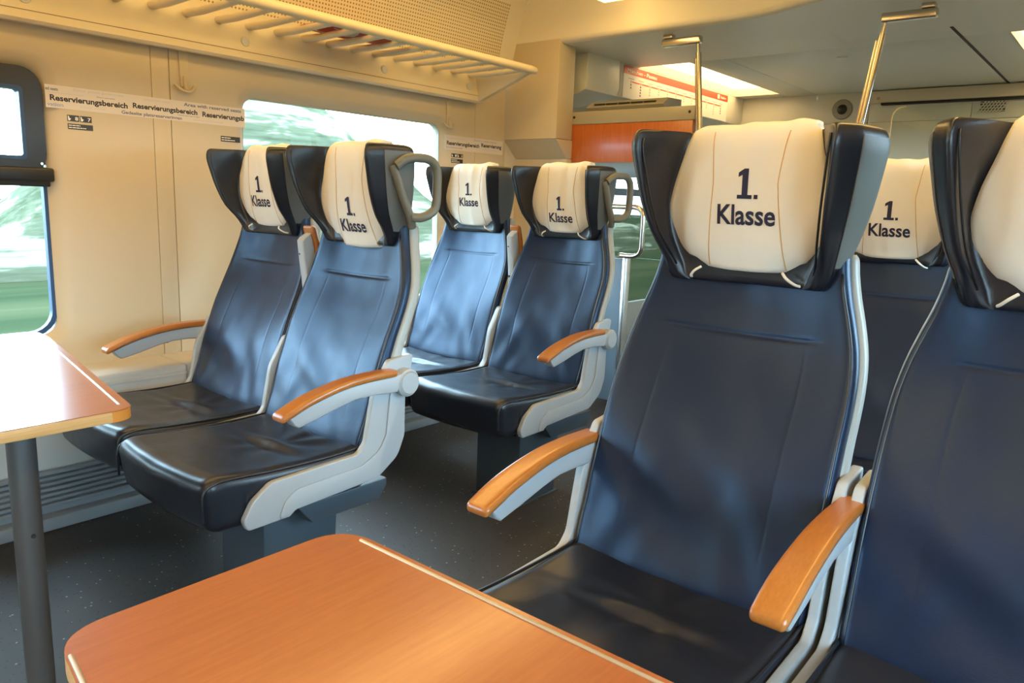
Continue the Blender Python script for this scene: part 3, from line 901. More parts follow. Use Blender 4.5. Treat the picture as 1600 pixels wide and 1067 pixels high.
# headrest: plan sections lofted upwards
HZ = [1.005, 1.012, 1.035, 1.06, 1.10, 1.16, 1.22, 1.262, 1.283, 1.293, 1.297]
HB = [0.160, 0.172, 0.181, 0.188, 0.203, 0.221, 0.233, 0.240, 0.239, 0.234, 0.224]
HT = [0.136, 0.143, 0.150, 0.156, 0.166, 0.175, 0.182, 0.186, 0.186, 0.184, 0.182]
HTY = [0.188, 0.180, 0.170, 0.154, 0.120, 0.092, 0.075, 0.066, 0.068, 0.073, 0.080]
HI = [0.110, 0.118, 0.126, 0.138, 0.154, 0.162, 0.150, 0.135, 0.130, 0.128, 0.127]
HR = [0.225, 0.236, 0.242, 0.243, 0.240, 0.232, 0.225, 0.218, 0.214, 0.208, 0.200]
HC = [0.205, 0.200, 0.200, 0.195, 0.188, 0.184, 0.184, 0.184, 0.188, 0.192, 0.196]
def head_section(z):
    b, t, ty, rr, cf, xi = [smooth_interp(z, HZ, A) for A in (HB, HT, HTY, HR, HC, HI)]
    cx_, cy_ = t+0.6*(b-t), ty+0.30*(rr-ty)
    yi = cf-0.006
    half = [(0.0, cf), (0.05, cf-0.001), (xi*0.75, cf-0.002), (xi, yi), (xi*0.72+t*0.28, yi*0.66+ty*0.34), (xi*0.38+t*0.62, yi*0.30+ty*0.70), (t-0.003, ty+0.004),
            (t+0.006, ty+0.002), (t*0.5+cx_*0.5+0.003, ty*0.55+cy_*0.45), (cx_-0.001, cy_-0.006), (cx_+0.004, cy_+0.008), (b-0.003, ty*0.25+rr*0.75), (b-0.004, rr-0.016), (b-0.020, rr), (b*0.6, rr+0.010), (b*0.3, rr+0.014)]
    sm = catmull([(a, c, 0) for a, c in half]+[(0, rr+0.015, 0)], 3)
    right = [(v.x, v.y) for v in sm]
    left = [(-a, c) for a, c in right[1:-1]][::-1]
    return right+left
def build_headrest():
    zs = [1.005, 1.008, 1.012, 1.020, 1.035, 1.05, 1.065, 1.08, 1.10, 1.12, 1.14, 1.16, 1.18, 1.20, 1.22, 1.24, 1.252, 1.262, 1.273, 1.283, 1.289, 1.293, 1.297]
    vs = []; n = None
    for z in zs:
        sec = head_section(z); n = len(sec)
        for a, b in sec:
            vs.append((a, b+0.0015*noise.noise(Vector((a*14, b*9, z*12))), z+0.002*noise.noise(Vector((a*9, b*9, z*6)))))
    bm = bmesh.new(); bv = [bm.verts.new(v) for v in vs]
    for i in range(len(zs)-1):
        for k in range(n):
            bm.faces.new([bv[q] for q in (i*n+k, i*n+(k+1) % n, (i+1)*n+(k+1) % n, (i+1)*n+k)])
    hlf = n//2                      # index of the rear centre point
    for base in (0, (len(zs)-1)*n):
        for sgn in (1, -1):
            ch = [bv[base+(k*sgn) % n] for k in range(hlf+1)]
            m_ = max(range(hlf+1), key=lambda k: abs(ch[k].co.x))
            fr, re = ch[:m_+1], ch[m_:][::-1]; i = j = 0
            while i < len(fr)-1 or j < len(re)-1:
                ni = abs(fr[i+1].co.x) if i < len(fr)-1 else 9
                nj = abs(re[j+1].co.x) if j < len(re)-1 else 9
                if ni <= nj: tri = (fr[i], fr[i+1], re[j]); i += 1
                else: tri = (fr[i], re[j+1], re[j]); j += 1
                if len(set(tri)) == 3:
                    try: bm.faces.new(tri)
                    except ValueError: pass
    return from_bm('headrest', bm, M_leather2, None, True, 70).data
def build_head_trim():
    zs = [1.05, 1.065, 1.08, 1.10, 1.12, 1.14, 1.16, 1.18, 1.20, 1.22, 1.24, 1.255, 1.268, 1.278]
    vs = []; rng = list(range(28, 38)); n = len(rng)
    for z in zs:
        sec = head_section(z)
        for q in rng: vs.append((sec[q][0]+0.0022, sec[q][1], z))
        for q in rng: vs.append((sec[q][0]-0.004, sec[q][1], z))
    fs = []; N2 = 2*n
    for i in range(len(zs)-1):
        for k in range(n-1):
            fs.append((i*N2+k, i*N2+k+1, (i+1)*N2+k+1, (i+1)*N2+k))
            fs.append((i*N2+n+k, i*N2+n+k+1, (i+1)*N2+n+k+1, (i+1)*N2+n+k))
        for k in (0, n-1):
            fs.append((i*N2+k, i*N2+n+k, (i+1)*N2+n+k, (i+1)*N2+k))
    for i in (0, len(zs)-1):
        for k in range(n-1): fs.append((i*N2+k, i*N2+k+1, i*N2+n+k+1, i*N2+n+k))
    return mk('side_trim', vs, fs, M_sidetrim, None, True, 50).data
def build_head_seams():
    out = []
    for s in (-1, 1):
        for fr in (0.30, 0.86):
            path = []
            for k in range(22):
                z = 1.035+k*(1.280-1.035)/21
                b, t, ty = [smooth_interp(z, HZ, A) for A in (HB, HT, HTY)]
                if fr < 0.5:
                    path.append((s*(t-0.010), ty+0.0100, z))
                else:
                    path.append((s*(t+0.6*(b-t)+0.0005), ty+0.30*(smooth_interp(z, HZ, HR)-ty)-0.001, z))
            v, f = tube_geo(path, 0.0021, 6); out.append(mk('seam', v, f, M_leather2, None, True).data)
    return out

# headrest cover
CZ = [0.98, 1.00, 1.035, 1.08, 1.14, 1.20, 1.24, 1.28, 1.31, 1.33]
CYc = [0.198, 0.193, 0.184, 0.169, 0.158, 0.154, 0.154, 0.157, 0.170, 0.19]
def cover_w(z, zb):
    q = (z-zb)/(1.312-zb)
    return smooth_interp(q, [0.0, 0.06, 0.18, 0.36, 0.55, 0.75, 0.93, 1.0], [0.092, 0.114, 0.145, 0.163, 0.157, 0.141, 0.126, 0.118])
def cover_y(x, z, zb, seed):
    w_ = cover_w(z, zb); t = max(-1.0, min(1.0, x/w_))
    y = smooth_interp(z, CZ, CYc)+0.020*abs(t)**3.0
    fold = 0.0048*noise.noise(Vector((x*26+seed*7, z*5, seed)))+0.0022*noise.noise(Vector((x*60, z*11, seed*3)))
    fold += 0.0024*math.sin(x*70+seed+2*math.sin(z*9+seed))*interp(z, [1.0, 1.15, 1.3], [0.15, 0.35, 1.0])
    return y+fold
def build_cover(zb, seed):
    rows = []
    zt_ = 1.300
    nz, nt = 34, 36
    ts = list(np.linspace(-1, 1, nt+1))
    def row(fn): rows.append([fn(t) for t in ts])
    row(lambda t: (t*0.080, cover_y(t*0.08, zb, zb, seed)+0.030, zb+0.004+0.004*t*t))
    row(lambda t: (t*0.086, cover_y(t*0.086, zb, zb, seed)+0.008, zb-0.002+0.004*t*t))
    for i in range(nz+1):
        z = zb+(zt_-zb)*i/nz
        wv = cover_w(z, zb)
        row(lambda t: (t*wv, cover_y(t*wv, z, zb, seed), z+(0.004*t*t if i < 3 else 0)))
    yt = lambda t: cover_y(t*0.113, zt_, zb, seed)
    up = lambda t: 0.0045*noise.noise(Vector((t*3, seed*2, 0.3)))+0.006*gauss(t-0.75, 0.2)
    row(lambda t: (t*0.112, yt(t)+0.010, 1.309+up(t)))
    row(lambda t: (t*0.112, yt(t)+0.028, 1.314+up(t)))
    row(lambda t: (t*0.112, yt(t)+0.052, 1.313+up(t)))
    row(lambda t: (t*0.112, 0.236, 1.300+up(t)*0.5))
    row(lambda t: (t*0.113, 0.243, 1.27))
    row(lambda t: (t*0.115, 0.250, 1.20))
    R_ = []
    for r_ in rows:     # tucked hems left and right
        a, b = r_[0], r_[-1]
        top = a[2] > 1.305
        def hem(p, s):
            return [(p[0]*0.985, p[1]+(0.0 if top else 0.028), p[2]-(0.02 if top else 0))], [(p[0]*1.006, p[1]+(0 if top else 0.006), p[2]-(0.006 if top else 0))]
        i0, o0 = hem(a, -1); i1, o1 = hem(b, 1)
        R_.append(i0+o0+r_+o1+i1)
    nc = len(R_[0]); vs = [p for r_ in R_ for p in r_]; fs = []
    for i in range(len(R_)-1):
        for k in range(nc-1):
            fs.append((i*nc+k, i*nc+k+1, (i+1)*nc+k+1, (i+1)*nc+k))
    return mk('headrest_cover', vs, fs, M_cloth, None, True).data
ONE = [(0.0, 0.0), (0.62, 0.0), (0.62, 0.13), (0.45, 0.13), (0.45, 1.0), (0.27, 1.0), (0.02, 0.87), (0.02, 0.72), (0.20, 0.79), (0.20, 0.13), (0.0, 0.13)]
def build_cover_text(zb, seed, dz, dx=0.008):
    vs = []; fs = []
    def add(v2, f2, x0, z0):
        v2, f2 = cut_flat(v2, f2, 0.006)
        o = len(vs)
        for a, b in v2:
            X, Z = x0+a, z0+b
            vs.append((X, cover_y(X, Z, zb, seed)-0.0012, Z))
        fs.extend([tuple(i+o for i in q) for q in f2])
    h = 0.056; wd = 0.046
    # '1' as three convex pieces and the full stop
    P = lambda L: [(a*wd, b*h) for a, b in L]
    add(P([(0, 0), (0.62, 0), (0.62, 0.13), (0, 0.13)]), [(0, 1, 2, 3)], -0.018+dx, 1.170+dz)
    add(P([(0.20, 0.13), (0.45, 0.13), (0.45, 1.0), (0.27, 1.0), (0.20, 0.96)]), [(0, 1, 2, 3, 4)], -0.018+dx, 1.170+dz)
    add(P([(0.02, 0.72), (0.20, 0.79), (0.20, 0.965), (0.02, 0.87)]), [(0, 1, 2, 3)], -0.018+dx, 1.170+dz)
    add(P([(0.70, 0), (0.86, 0), (0.86, 0.14), (0.70, 0.14)]), [(0, 1, 2, 3)], -0.018+dx, 1.170+dz)
    v, f = fit_text('Klasse', 0.116, 0.037, 0.022)
    add(v, f, -0.058+dx, 1.122+dz)
    return mk('lettering', vs, fs, M_ink, None).data
def build_cover_seams(zb, seed):
    out = []
    for s, x0, x1 in ((-1, 0.062, 0.072), (1, 0.066, 0.085)):
        path = []
        for k in range(30):
            z = zb+0.006+k*(1.295-zb-0.006)/29
            X = s*(x0+(x1-x0)*abs((z-1.20)/0.17)); X = s*min(abs(X), cover_w(z, zb)*0.93)
            path.append((X, cover_y(X, z, zb, seed)-0.0002, z))
        v, f = tube_geo(path, 0.0010, 5); out.append(mk('seam', v, f, M_seam, None).data)
    return out
def build_cords(zb):
    out = []
    for s in (-1, 1):
        p = [(s*0.083, 0.178, zb+0.002), (s*0.094, 0.170, zb-0.007), (s*0.106, 0.182, zb-0.018), (s*0.112, 0.200, zb-0.022)]
        vs, fs = tube_geo(catmull(p, 5), 0.0028, 6)
        out.append(mk('tie_cord', vs, fs, M_cloth, None, True).data)
    return out

# side panel of light grey plastic
SP = [(0.186, 0.700), (0.168, 0.62), (0.150, 0.55), (0.150, 0.459), (0.124, 0.398), (0.047, 0.348), (-0.229, 0.334), (-0.251, 0.320), (-0.366, 0.318), (-0.378, 0.345), (-0.351, 0.390), (-0.297, 0.428), (-0.02, 0.436), (0.006, 0.462), (0.034, 0.596), (0.090, 0.690)]
SPI = [(-0.279, 0.325), (-0.264, 0.364), (-0.228, 0.392), (-0.012, 0.401), (0.051, 0.430), (0.078, 0.474), (0.093, 0.60), (0.150, 0.60), (0.148, 0.459), (0.122, 0.400), (0.046, 0.351), (-0.230, 0.337), (-0.250, 0.323)]
def build_side_panel():
    sp = fil2(SP, [0.012, 0.2, 0.1, 0.06, 0.08, 0.06, 0.02, 0.02, 0.015, 0.02, 0.05, 0.05, 0.03, 0.04, 0.1, 0.02], 5)
    a = prism('side_panel', sp, 0.2465, 0.266, M_grey, None, 'x', 0.004, 3)
    si = fil2(SPI, [0.01, 0.03, 0.04, 0.05, 0.05, 0.05, 0.005, 0.005, 0.06, 0.07, 0.05, 0.02, 0.005], 5)
    b = prism('side_panel_relief', si, 0.2655, 0.2715, M_grey, None, 'x', 0.003, 2)
    d = a.data, b.data
    bpy.data.objects.remove(a); bpy.data.objects.remove(b)
    return d
def strip_obj(o):   # mesh data of a just built object, object dropped
    return o
PIV = Vector((0.140, 0.622))
def build_armrest():
    """centred on x=0, pointing to -y from the pivot at PIV"""
    hw = 0.027
    L0, L1 = -0.285, 0.098
    def topz(y): return smooth_interp(y, [-0.285, -0.20, -0.09, 0.0, 0.10], [0.605, 0.637, 0.661, 0.668, 0.668])
    def d(x, y, z):
        t = (y-L0)/(L1-L0)
        wd = smooth_interp(t, [0, 0.12, 0.4, 1.0], [1.0, 1.06, 1.0, 0.80])
        return (x*wd, y, topz(y)-0.0105+z)
    wo = rounded_box('wood_pad', (hw, (L1-L0)/2, 0.0105), 0.009, (4, 24, 2), M_armw, None, d, ((), (), ()), (0, (L0+L1)/2, 0)).data
    # grey bracket under the pad
    pts_t = [(y, topz(y)-0.0195) for y in np.linspace(-0.262, 0.098, 12)]
    low = [(0.100, 0.600), (0.06, 0.603), (0.013, 0.606), (-0.05, 0.605), (-0.105, 0.594), (-0.17, 0.577), (-0.232, 0.563), (-0.245, 0.572)]
    br = prism('bracket', pts_t+[(0.12, 0.655)]+low, -0.018, 0.018, M_grey, None, 'x', 0.006, 3)
    hubp = lathe('hub', [(0, -0.021), (0.036, -0.021), (0.0405, -0.017), (0.0405, 0.017), (0.036, 0.021), (0, 0.021)], M_grey, None, 'x', (0, PIV.x, PIV.y), 32)
    cap1 = lathe('pivot_cap', [(0, 0.0255), (0.030, 0.0255), (0.0325, 0.0235), (0.0325, 0.020), (0, 0.020)], M_grey, None, 'x', (0, PIV.x, PIV.y), 32)
    ring_ = tube('pivot_ring', [(0.0215, PIV.x+0.0345*math.cos(q*PI/16), PIV.y+0.0345*math.sin(q*PI/16)) for q in range(32)], 0.0016, M_shell, None, 6, True).data
    scr = []
    for yy in (-0.19, -0.06, 0.05):
        zz = smooth_interp(yy, [-0.232, -0.105, 0.06], [0.563, 0.594, 0.603])
        scr.append(lathe('screw', [(0, -0.002), (0.0045, -0.002), (0.005, 0.003), (0, 0.003)], M_dark, None, 'z', (-0.008, yy, zz), 10).data)
    return wo, br.data, hubp.data, cap1.data, ring_, scr
def build_handle():
    t1 = tube('loop', catmull([(0.236, 0.138, 1.236), (0.248, 0.165, 1.256), (0.254, 0.205, 1.262), (0.256, 0.250, 1.258), (0.257, 0.276, 1.232), (0.257, 0.279, 1.18), (0.256, 0.274, 1.125), (0.254, 0.252, 1.104), (0.246, 0.226, 1.094), (0.230, 0.206, 1.094)], 6), 0.0135, M_handle, None, 12).data
    pl = tube('mount', catmull([(0.2255, 0.134, 1.240), (0.2275, 0.152, 1.20), (0.2255, 0.175, 1.15), (0.2235, 0.205, 1.095), (0.213, 0.222, 1.065)], 5), 0.0125, M_handle, None, 10)
    return t1, pl.data

def purge(names_before):
    for o in list(C.objects):
        if o.name not in names_before: bpy.data.objects.remove(o)
before = {o.name for o in C.objects}
D_back, D_shell, D_cush, D_cpip, D_bpip, D_head, D_hseam = build_backrest(), build_backshell(), build_cushion(), build_cushion_piping(), build_back_piping(), build_headrest(), build_head_seams()
D_trim = build_head_trim()
D_arm = build_armrest(); D_handle = build_handle()
purge(before)
before = {o.name for o in C.objects}
D_side = build_side_panel()

def child(name, data, parent, mirror=False):
    o = bpy.data.objects.new(name, data); C.objects.link(o); o.parent = parent
    if mirror: o.scale.x = -1
    return o
def armrest(seat, xo, up=False):
    a = empty('armrest', parent=seat); a.location.x = xo
    wo, br, hub, cap, rg, scr = D_arm
    for nm, d in (('wood_pad', wo), ('bracket', br), ('hub', hub)): child(nm, d, a)
    child('pivot_cap', cap, a); child('pivot_cap', cap, a, True); child('pivot_ring', rg, a); child('pivot_ring', rg, a, True)
    for d in scr: child('screw', d, a)
    if up:
        th_ = -math.radians(97)
        a.rotation_euler.x = th_
        c, s = math.cos(th_), math.sin(th_)
        ry = c*PIV.x-s*PIV.y; rz = s*PIV.x+c*PIV.y
        a.location.y = PIV.x-ry; a.location.z = PIV.y-rz
    return a
def seat(x, y, label, arms=(), handle=None, zb=1.030, dz=0.0, dx=0.008, seed=1.0, recline=0.0, group='first class seats'):
    r = empty('train_seat', (x, y, 0))
    q = child('seat_cushion', D_cush, r)
    for d in D_cpip: child('piping', d, q)
    b = child('backrest', D_back, r)
    for d in D_bpip: child('piping', d, b)
    child('back_shell', D_shell, r)
    h = child('headrest', D_head, r)
    for d in D_hseam: child('seam', d, h)
    for m_ in (False, True): child('side_trim', D_trim, h, m_)
    for m_ in (False, True):
        s_ = child('side_panel', D_side[0], r, m_); child('relief', D_side[1], s_)
    bef = {o.name for o in C.objects}
    dcov, dtx, dse, dco = build_cover(zb, seed), build_cover_text(zb, seed, dz, dx), build_cover_seams(zb, seed), build_cords(zb)
    purge(bef)
    cv = child('headrest_cover', dcov, r); cv['label'] = 'cream cloth headrest cover lettered 1. Klasse'
    child('lettering', dtx, cv)
    for d in dse: child('seam', d, cv)
    if zb > 1.01:
        for d in dco: child('tie_cord', d, cv)
    for xo, up in arms: armrest(r, xo, up)
    if handle:
        g = empty('grab_handle', parent=r); child('loop', D_handle[0], g); child('mount', D_handle[1], g)
        if handle < 0: g.scale.x = -1
    tag(r, label, 'seat', group)
    return r
A = 0.2775
YL1, YL2, YR1, YR2 = 1.32, 2.41, 1.25, 2.32
XA, XW = -1.882, -2.433
seat(XA, YL1, 'navy leather aisle seat with grab handle behind the left table', [(A, False)], 1, 0.995, -0.080, 0.0, 1.0)
seat(XW+0.012, YL1+0.035, 'navy leather window seat next to the left table', [(-A, False), (A, True)], None, 1.035, -0.020, 0.0, 2.3)
seat(XA, YL2-0.008, 'second-row left aisle seat with grab handle before the orange partition', [(A, False)], 1, 1.03, -0.05, 0.0, 3.1)
seat(XW+0.01, YL2+0.02, 'second-row left window seat beside the far window corner', [(A, True)], None, 1.035, 0.0, 0.0, 4.7)
seat(-0.605, YR1, 'large navy leather aisle seat in the right foreground', [(-A+0.015, False), (A, False)], None, 1.032, 0.0, 0.008, 5.2)
seat(-0.062, YR1-0.005, 'right window seat cut off by the right picture edge', [], None, 1.032, 0.0, 0.008, 6.4)
seat(-0.605, YR2, 'second-row right seat half hidden between the two near right seats', [(-A, False), (A, False)], None, 1.02, -0.036, 0.004, 7.9)
bpy.data.objects.remove([o for o in C.objects if o.name == 'side_panel' and o.parent is None][0]) if [o for o in C.objects if o.name == 'side_panel' and o.parent is None] else None

# pedestals carrying each pair of seats
def pedestal(xa, xb, y, label, side):
    r = empty('seat_pedestal', ((xa+xb)/2, y, 0))
    lo, hi = min(xa, xb)-(xa+xb)/2, max(xa, xb)-(xa+xb)/2
    e = hi+0.17 if side > 0 else lo-0.17       # aisle end
    i = e-side*0.22
    prism('column', [(-0.265, 0.0), (-0.265, 0.285), (-0.02, 0.285), (-0.035, 0.0)], min(e, i), max(e, i), M_ped, r, 'x', 0.006)
    prism('carrier', [(-0.17, 0.285), (-0.150, 0.262), (0.085, 0.262), (0.115, 0.30), (0.115, 0.322), (-0.2, 0.322)], lo-0.23, hi+0.23, M_ped, r, 'x', 0.004)
    box('underpan', lo-0.21, hi+0.21, -0.34, 0.10, 0.302, 0.322, M_dark, r, 0.004)
    box('floor_plate', min(e, i)-0.01, max(e, i)+0.01, -0.28, -0.02, 0.0, 0.006, M_ped, r, 0.002)
    return tag(r, label, 'pedestal')
pedestal(XA, XW, YL1, 'blue-grey pedestal under the first left pair of seats', 1)
pedestal(XA, XW, YL2, 'blue-grey pedestal under the second left pair of seats', 1)
pedestal(-0.605, -0.05, YR1, 'blue-grey pedestal under the near right pair of seats', -1)
pedestal(-0.605, -0.05, YR2, 'blue-grey pedestal under the second right seat', -1)

# ================================================================== VESTIBULE FITTINGS
# ---- partition behind the second left row
pt = empty('partition', (0, 0, 0))
box('top_rail', -2.605, -1.835, 3.60, 3.64, 1.585, 1.655, M_partgrey, pt, 0.004)
box('wood_panel', -2.598, -1.845, 3.605, 3.635, 1.378, 1.585, M_panelw, pt, 0.002)
box('side_rail', -2.612, -2.598, 3.60, 3.64, 0.0, 1.655, M_partgrey, pt, 0.002)
box('middle_rail', -2.598, -1.845, 3.602, 3.638, 1.298, 1.3785, M_bluegrey, pt, 0.003)
box('lower_panel', -2.598, -2.205, 3.60, 3.64, 0.05, 0.86, M_bluegrey, pt, 0.004)
box('end_post', -2.203, -2.178, 3.595, 3.645, 0.05, 0.87, M_alu, pt, 0.004)
prism('vent_cowl', [(3.62, 1.656), (3.60, 1.672), (3.66, 1.71), (3.80, 1.715), (3.80, 1.656)], -2.50, -2.02, M_partgrey, pt, 'x', 0.003)
for k in range(5):
    box('vent_slot', -2.455+k*0.078, -2.387+k*0.078, 3.615, 3.636, 1.684, 1.693, M_dark, pt)
for x in (-2.575, -1.865):
    lathe('screw', [(0, -0.004), (0.006, -0.004), (0.008, 0.001)], M_dark, pt, 'y', (x, 3.60, 1.625), 10)
box('pane', -2.598, -1.845, 3.617, 3.623, 0.87, 1.298, M_glass, pt)
tag(pt, 'partition with orange wood panel and grey rail behind the second left row', 'partition')
rl = tube('grab_rail', fillet([(-2.36, 3.55, 1.142), (-2.062, 3.55, 1.142), (-2.062, 3.55, 0.882), (-2.20, 3.55, 0.882), (-2.20, 3.60, 0.882)], [0, 0.06, 0.06, 0.03, 0], 6), 0.0135, M_steel, None, 12)
tag(rl, 'looped chrome grab rail below the orange partition', 'grab rail')
# low luggage stand with chrome hoop on the floor behind the second row
ls = empty('luggage_stand', (0, 0, 0))
for k in range(4):
    box('slat', -2.50, -2.02, 3.74+k*0.09, 3.79+k*0.09, 0.10, 0.125, M_partgrey, ls, 0.004)
tube('hoop', fillet([(-2.06, 3.70, 0.02), (-2.06, 3.70, 0.33), (-2.06, 3.98, 0.33), (-2.06, 3.98, 0.02)], [0, 0.06, 0.06, 0], 6), 0.012, M_steel, ls, 10)
for yy in (3.72, 4.03):
    box('rail', -2.50, -2.00, yy, yy+0.02, 0.06, 0.10, M_alu, ls, 0.004)
for x in (-2.48, -2.03):
    for yy in (3.72, 4.03): box('foot', x, x+0.02, yy, yy+0.02, 0.0, 0.06, M_alu, ls)
tag(ls, 'low slatted luggage stand with a chrome hoop on the vestibule floor', 'luggage stand')

# ---- poles with ceiling brackets
def pole(xt, xb, s, label):
    r = empty('grab_pole', (xt, 3.58, 0))
    dxz = (xb-xt)/0.36
    X = lambda z: dxz*(1.92-z)
    tube('pole', [(X(1.90), 0, 1.90), (X(1.5), 0, 1.5), (X(0.9)*0.8, 0, 0.9), (X(0.9)*0.8, 0, 0.0)], 0.013, M_steel, r, 14)
    tube('pole_rail', [(X(1.875)-0.018, 0.012, 1.875), (X(1.5)-0.018, 0.012, 1.5), (X(0.9)*0.8-0.018, 0.012, 0.9), (X(0.9)*0.8-0.018, 0.012, 0.02)], 0.009, M_steel, r, 10)
    tube('pole_neck', [(X(1.96), 0, 1.955), (X(1.88), 0, 1.88)], 0.008, M_steel, r, 10)
    box('ceiling_bracket', min(0.012*s, s*-0.20), max(0.012*s, s*-0.20), -0.018, 0.018, 1.942, 1.980, M_steel, r, 0.007, 3)
    box('bracket_pad', min(-0.14*s, s*-0.19), max(-0.14*s, s*-0.19), -0.02, 0.02, 1.980, 2.0, M_steel, r, 0.003)
    return tag(r, label, 'pole')
pole(-1.832, -1.795, 1, 'steel grab pole with ceiling bracket at the end of the partition')
pole(-0.985, -1.03, -1, 'tilted steel grab pole with ceiling bracket above the right seats')

# ---- duct with route sign along the left of the vestibule
du = empty('overhead_duct', (0, 0, 0))
dp = [(-2.60, ZC), (-2.597, 1.84), (-2.61, 1.80), (-2.66, 1.778), (-2.96, 1.74), (-2.96, ZC)]
prism('duct_cover', dp, 3.74, 4.085, M_ceil_g, du, 'y', 0.003)
prism('duct_cover', dp, 4.09, 5.60, M_ceil_g, du, 'y', 0.003)
prism('duct_cover', dp, 5.605, YE, M_ceil_g, du, 'y', 0.003)
tag(du, 'cream overhead duct casing running along the vestibule wall', 'duct')
sg = empty('route_sign', (-2.5955, 4.10, 1.80))
L = 1.50
box('board', 0.0, 0.002, 0.02, L, 0.0, 0.188, M_signw, sg)
box('red_band', 0.002, 0.003, 0.02, L, 0.142, 0.188, M_red, sg)
v, f = fit_text('München - Passau', 0.36, 0.022, 0.02)
mk('lettering', [(0.0035, 0.06+a, 0.153+b) for a, b in v], f, M_white, sg)
v, f = fit_text('bahn', 0.09, 0.018, 0.02)
mk('lettering', [(0.0035, L-0.12+a, 0.156+b) for a, b in v], f, M_white, sg)
box('emblem', 0.003, 0.0036, L-0.175, L-0.14, 0.150, 0.180, M_white, sg)
stops = 12
for k in range(stops):
    y0 = 0.11+k*(L-0.22)/(stops-1)
    if k < stops-1: box('route_line', 0.002, 0.0028, y0+0.012, y0+(L-0.22)/(stops-1)-0.012, 0.098, 0.105, M_red, sg)
    box('stop_tick', 0.002, 0.0028, y0-0.003, y0+0.003, 0.094, 0.109, M_red, sg)
    for q in range(2+(k*5) % 3):
        box('stop_text', 0.002, 0.0028, y0-0.006, y0+0.006, 0.078-q*0.017, 0.088-q*0.017, M_inkp if k not in (0, 1, 11) else M_inkg, sg)
    box('stop_name', 0.002, 0.0028, y0-0.03, y0+0.035, 0.116, 0.122, M_inkp, sg)
tag(sg, 'white route map sign with a red band on the overhead duct', 'sign')

# ---- end-wall fittings
sp_ = empty('dome_fitting', (-1.84, YE, 1.887))
lathe('bezel', [(0, -0.004), (0.045, -0.010), (0.066, -0.010), (0.072, -0.004), (0.072, 0.0)], mat('speaker_grey', (0.30, 0.29, 0.26), 0.5), sp_, 'y', (0, 0, 0), 32)
lathe('lens', [(0, -0.022), (0.02, -0.020), (0.034, -0.012), (0.036, -0.006), (0, -0.006)], M_black, sp_, 'y', (0, 0, 0), 24)
tag(sp_, 'round grey fitting with black centre on the end wall', 'wall fitting')
hd = empty('door_header', (0, 0, 0))
box('header_board', -1.66, 0.49, YE-0.05, YE, 1.915, 1.995, M_cream2, hd, 0.004)
box('track', -1.57, 0.49, YE-0.052, YE-0.002, 1.900, 1.913, M_dark, hd)
lathe('screw', [(0, -0.004), (0.010, -0.003), (0.011, 0)], M_steel, hd, 'y', (-1.59, YE-0.05, 1.945), 12)
tag(hd, 'tan header board with a dark track above the end doorway', 'header')
gr = empty('air_grille', (-0.90, YE, 1.86))
box('backing', -0.07, 0.07, -0.008, -0.002, -0.03, 0.035, M_dark, gr)
for k in range(8):
    o = box('bar', -0.004, 0.004, -0.014, -0.006, -0.045, 0.045, M_ceil_g, gr); o.location.x = -0.065+k*0.0186; o.rotation_euler.y = math.radians(35)
for k in range(4):
    box('bar', -0.07, 0.07, -0.014, -0.007, -0.028+k*0.017, -0.023+k*0.017, M_ceil_g, gr)
tag(gr, 'small dark air grille on the end wall behind the right seats', 'grille')
# glass draught screen behind the right rows
gs = empty('glass_screen', (0, 0, 0))
pl = fil2([(-0.915, 0.70), (-0.915, 1.60), (0.46, 1.60), (0.46, 0.70)], [0.01, 0.05, 0.01, 0.01], 6)
prism('pane', pl, 3.596, 3.604, M_glass, gs, 'y', 0.0)
tube('polished_edge', [(a, 3.60, b) for a, b in pl if a < -0.80], 0.0028, mat('glass_edge', (0.75, 0.68, 0.48), 0.3), gs, 6)
box('base_panel', -0.93, 0.46, 3.59, 3.61, 0.0, 0.70, M_bluegrey, gs, 0.004)
tag(gs, 'clear glass draught screen with rounded edge behind the right seats', 'screen')

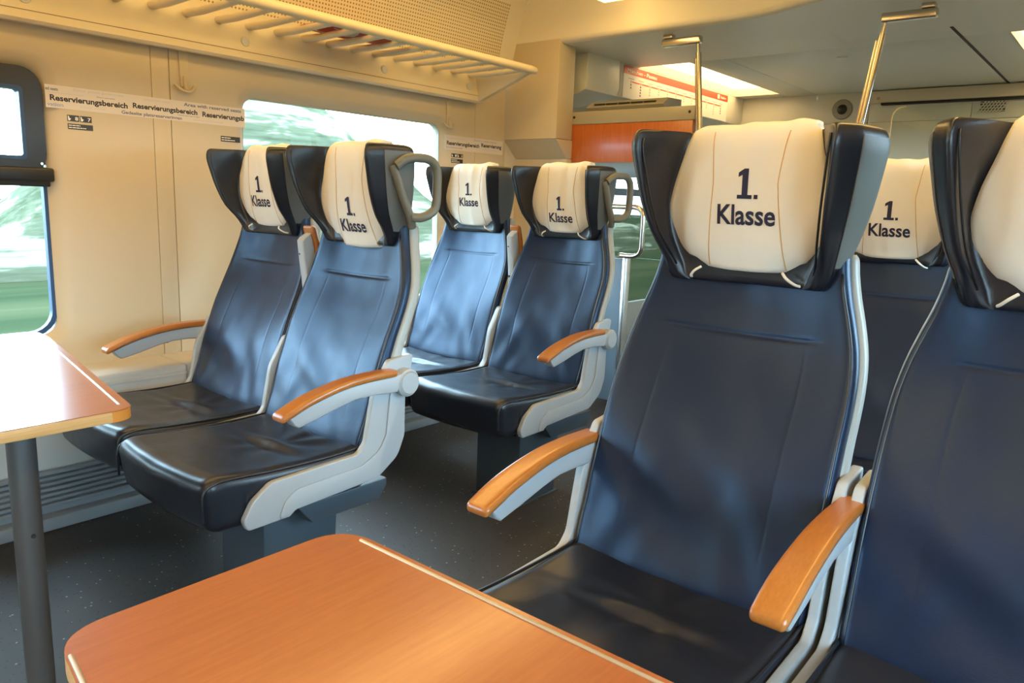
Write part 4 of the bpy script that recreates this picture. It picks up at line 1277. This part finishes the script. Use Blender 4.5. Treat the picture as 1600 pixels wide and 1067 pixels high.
# ---- lamps
def saloon_lamp(x, label):
    r = empty('ceiling_lamp', (x, 0, 2.12))
    y0, y1 = YB+0.05, 3.33
    prism('housing', [(-0.115, 0.062), (-0.108, 0.050), (0.108, 0.050), (0.115, 0.062), (0.05, 0.225), (-0.05, 0.225)], y0, y1, M_ceil, r, 'y', 0.003)
    n_ = 5; Ld = (y1-y0-0.06)/n_
    for k in range(n_):
        box('diffuser', -0.10, 0.10, y0+0.03+k*Ld, y0+0.03+(k+1)*Ld-0.02, -0.006, 0.052, M_lamp, r, 0.006)
    return tag(r, label, 'lamp')
saloon_lamp(-2.10, 'long warm ceiling lamp over the left seats')
saloon_lamp(2*XM+2.10, 'long warm ceiling lamp over the right seats')
def recess_lamp(x0, x1, label):
    r = empty('recessed_lamp', ((x0+x1)/2, (LY0+LY1)/2, ZC))
    hx, hy = (x1-x0)/2, (LY1-LY0)/2
    box('diffuser', -hx+0.004, hx-0.004, -hy+0.004, hy-0.004, 0.055, 0.065, M_lamp2, r)
    for s in (-1, 1):
        box('reveal', s*hx-0.003, s*hx+0.003, -hy, hy, 0.0, 0.07, M_ceil, r)
        box('reveal', -hx, hx, s*hy-0.003, s*hy+0.003, 0.0, 0.07, M_ceil, r)
    return tag(r, label, 'lamp')
recess_lamp(LX0, LX1, 'recessed warm vestibule lamp beside the route sign')
recess_lamp(RX0, RX1, 'recessed warm vestibule lamp at the upper right corner')

# ================================================================== OUTDOORS
g = mk('field', [(-160, -120, -1.6), (-3.2, -120, -1.6), (-3.2, 200, -1.6), (-160, 200, -1.6)], [(0, 1, 2, 3)], M_field)
struct(g, 'green field rushing past outside the window')
g.name = 'ground_left'
g2 = mk('ground_right', [(0.8, -120, -1.6), (160, -120, -1.6), (160, 200, -1.6), (0.8, 200, -1.6)], [(0, 1, 2, 3)], M_field)
struct(g2, 'green field on the other side of the train')
random.seed(4)
ny, nc = 120, 9
vs = []; fs = []
for i in range(ny):
    y = -60+i*1.5
    hgt = 1.6+5.6*gauss(y-17, 6.5)+0.9*noise.noise(Vector((y*0.23, 0, 0)))+0.5*noise.noise(Vector((y*0.7, 3, 0)))
    for k in range(nc):
        a = PI*k/(nc-1)
        vs.append((-27+2.5*math.cos(a)+0.5*noise.noise(Vector((y*0.5, k*0.7, 1))), y, -1.6+max(0.6, hgt)*math.sin(a)**0.6*1.0))
for i in range(ny-1):
    for k in range(nc-1):
        fs.append((i*nc+k, i*nc+k+1, (i+1)*nc+k+1, (i+1)*nc+k))
tr = mk('hedgerow', vs, fs, M_trees, None, True)
tag(tr, 'pale green hedgerow of trees blurred outside the window', 'trees', None, 'stuff')
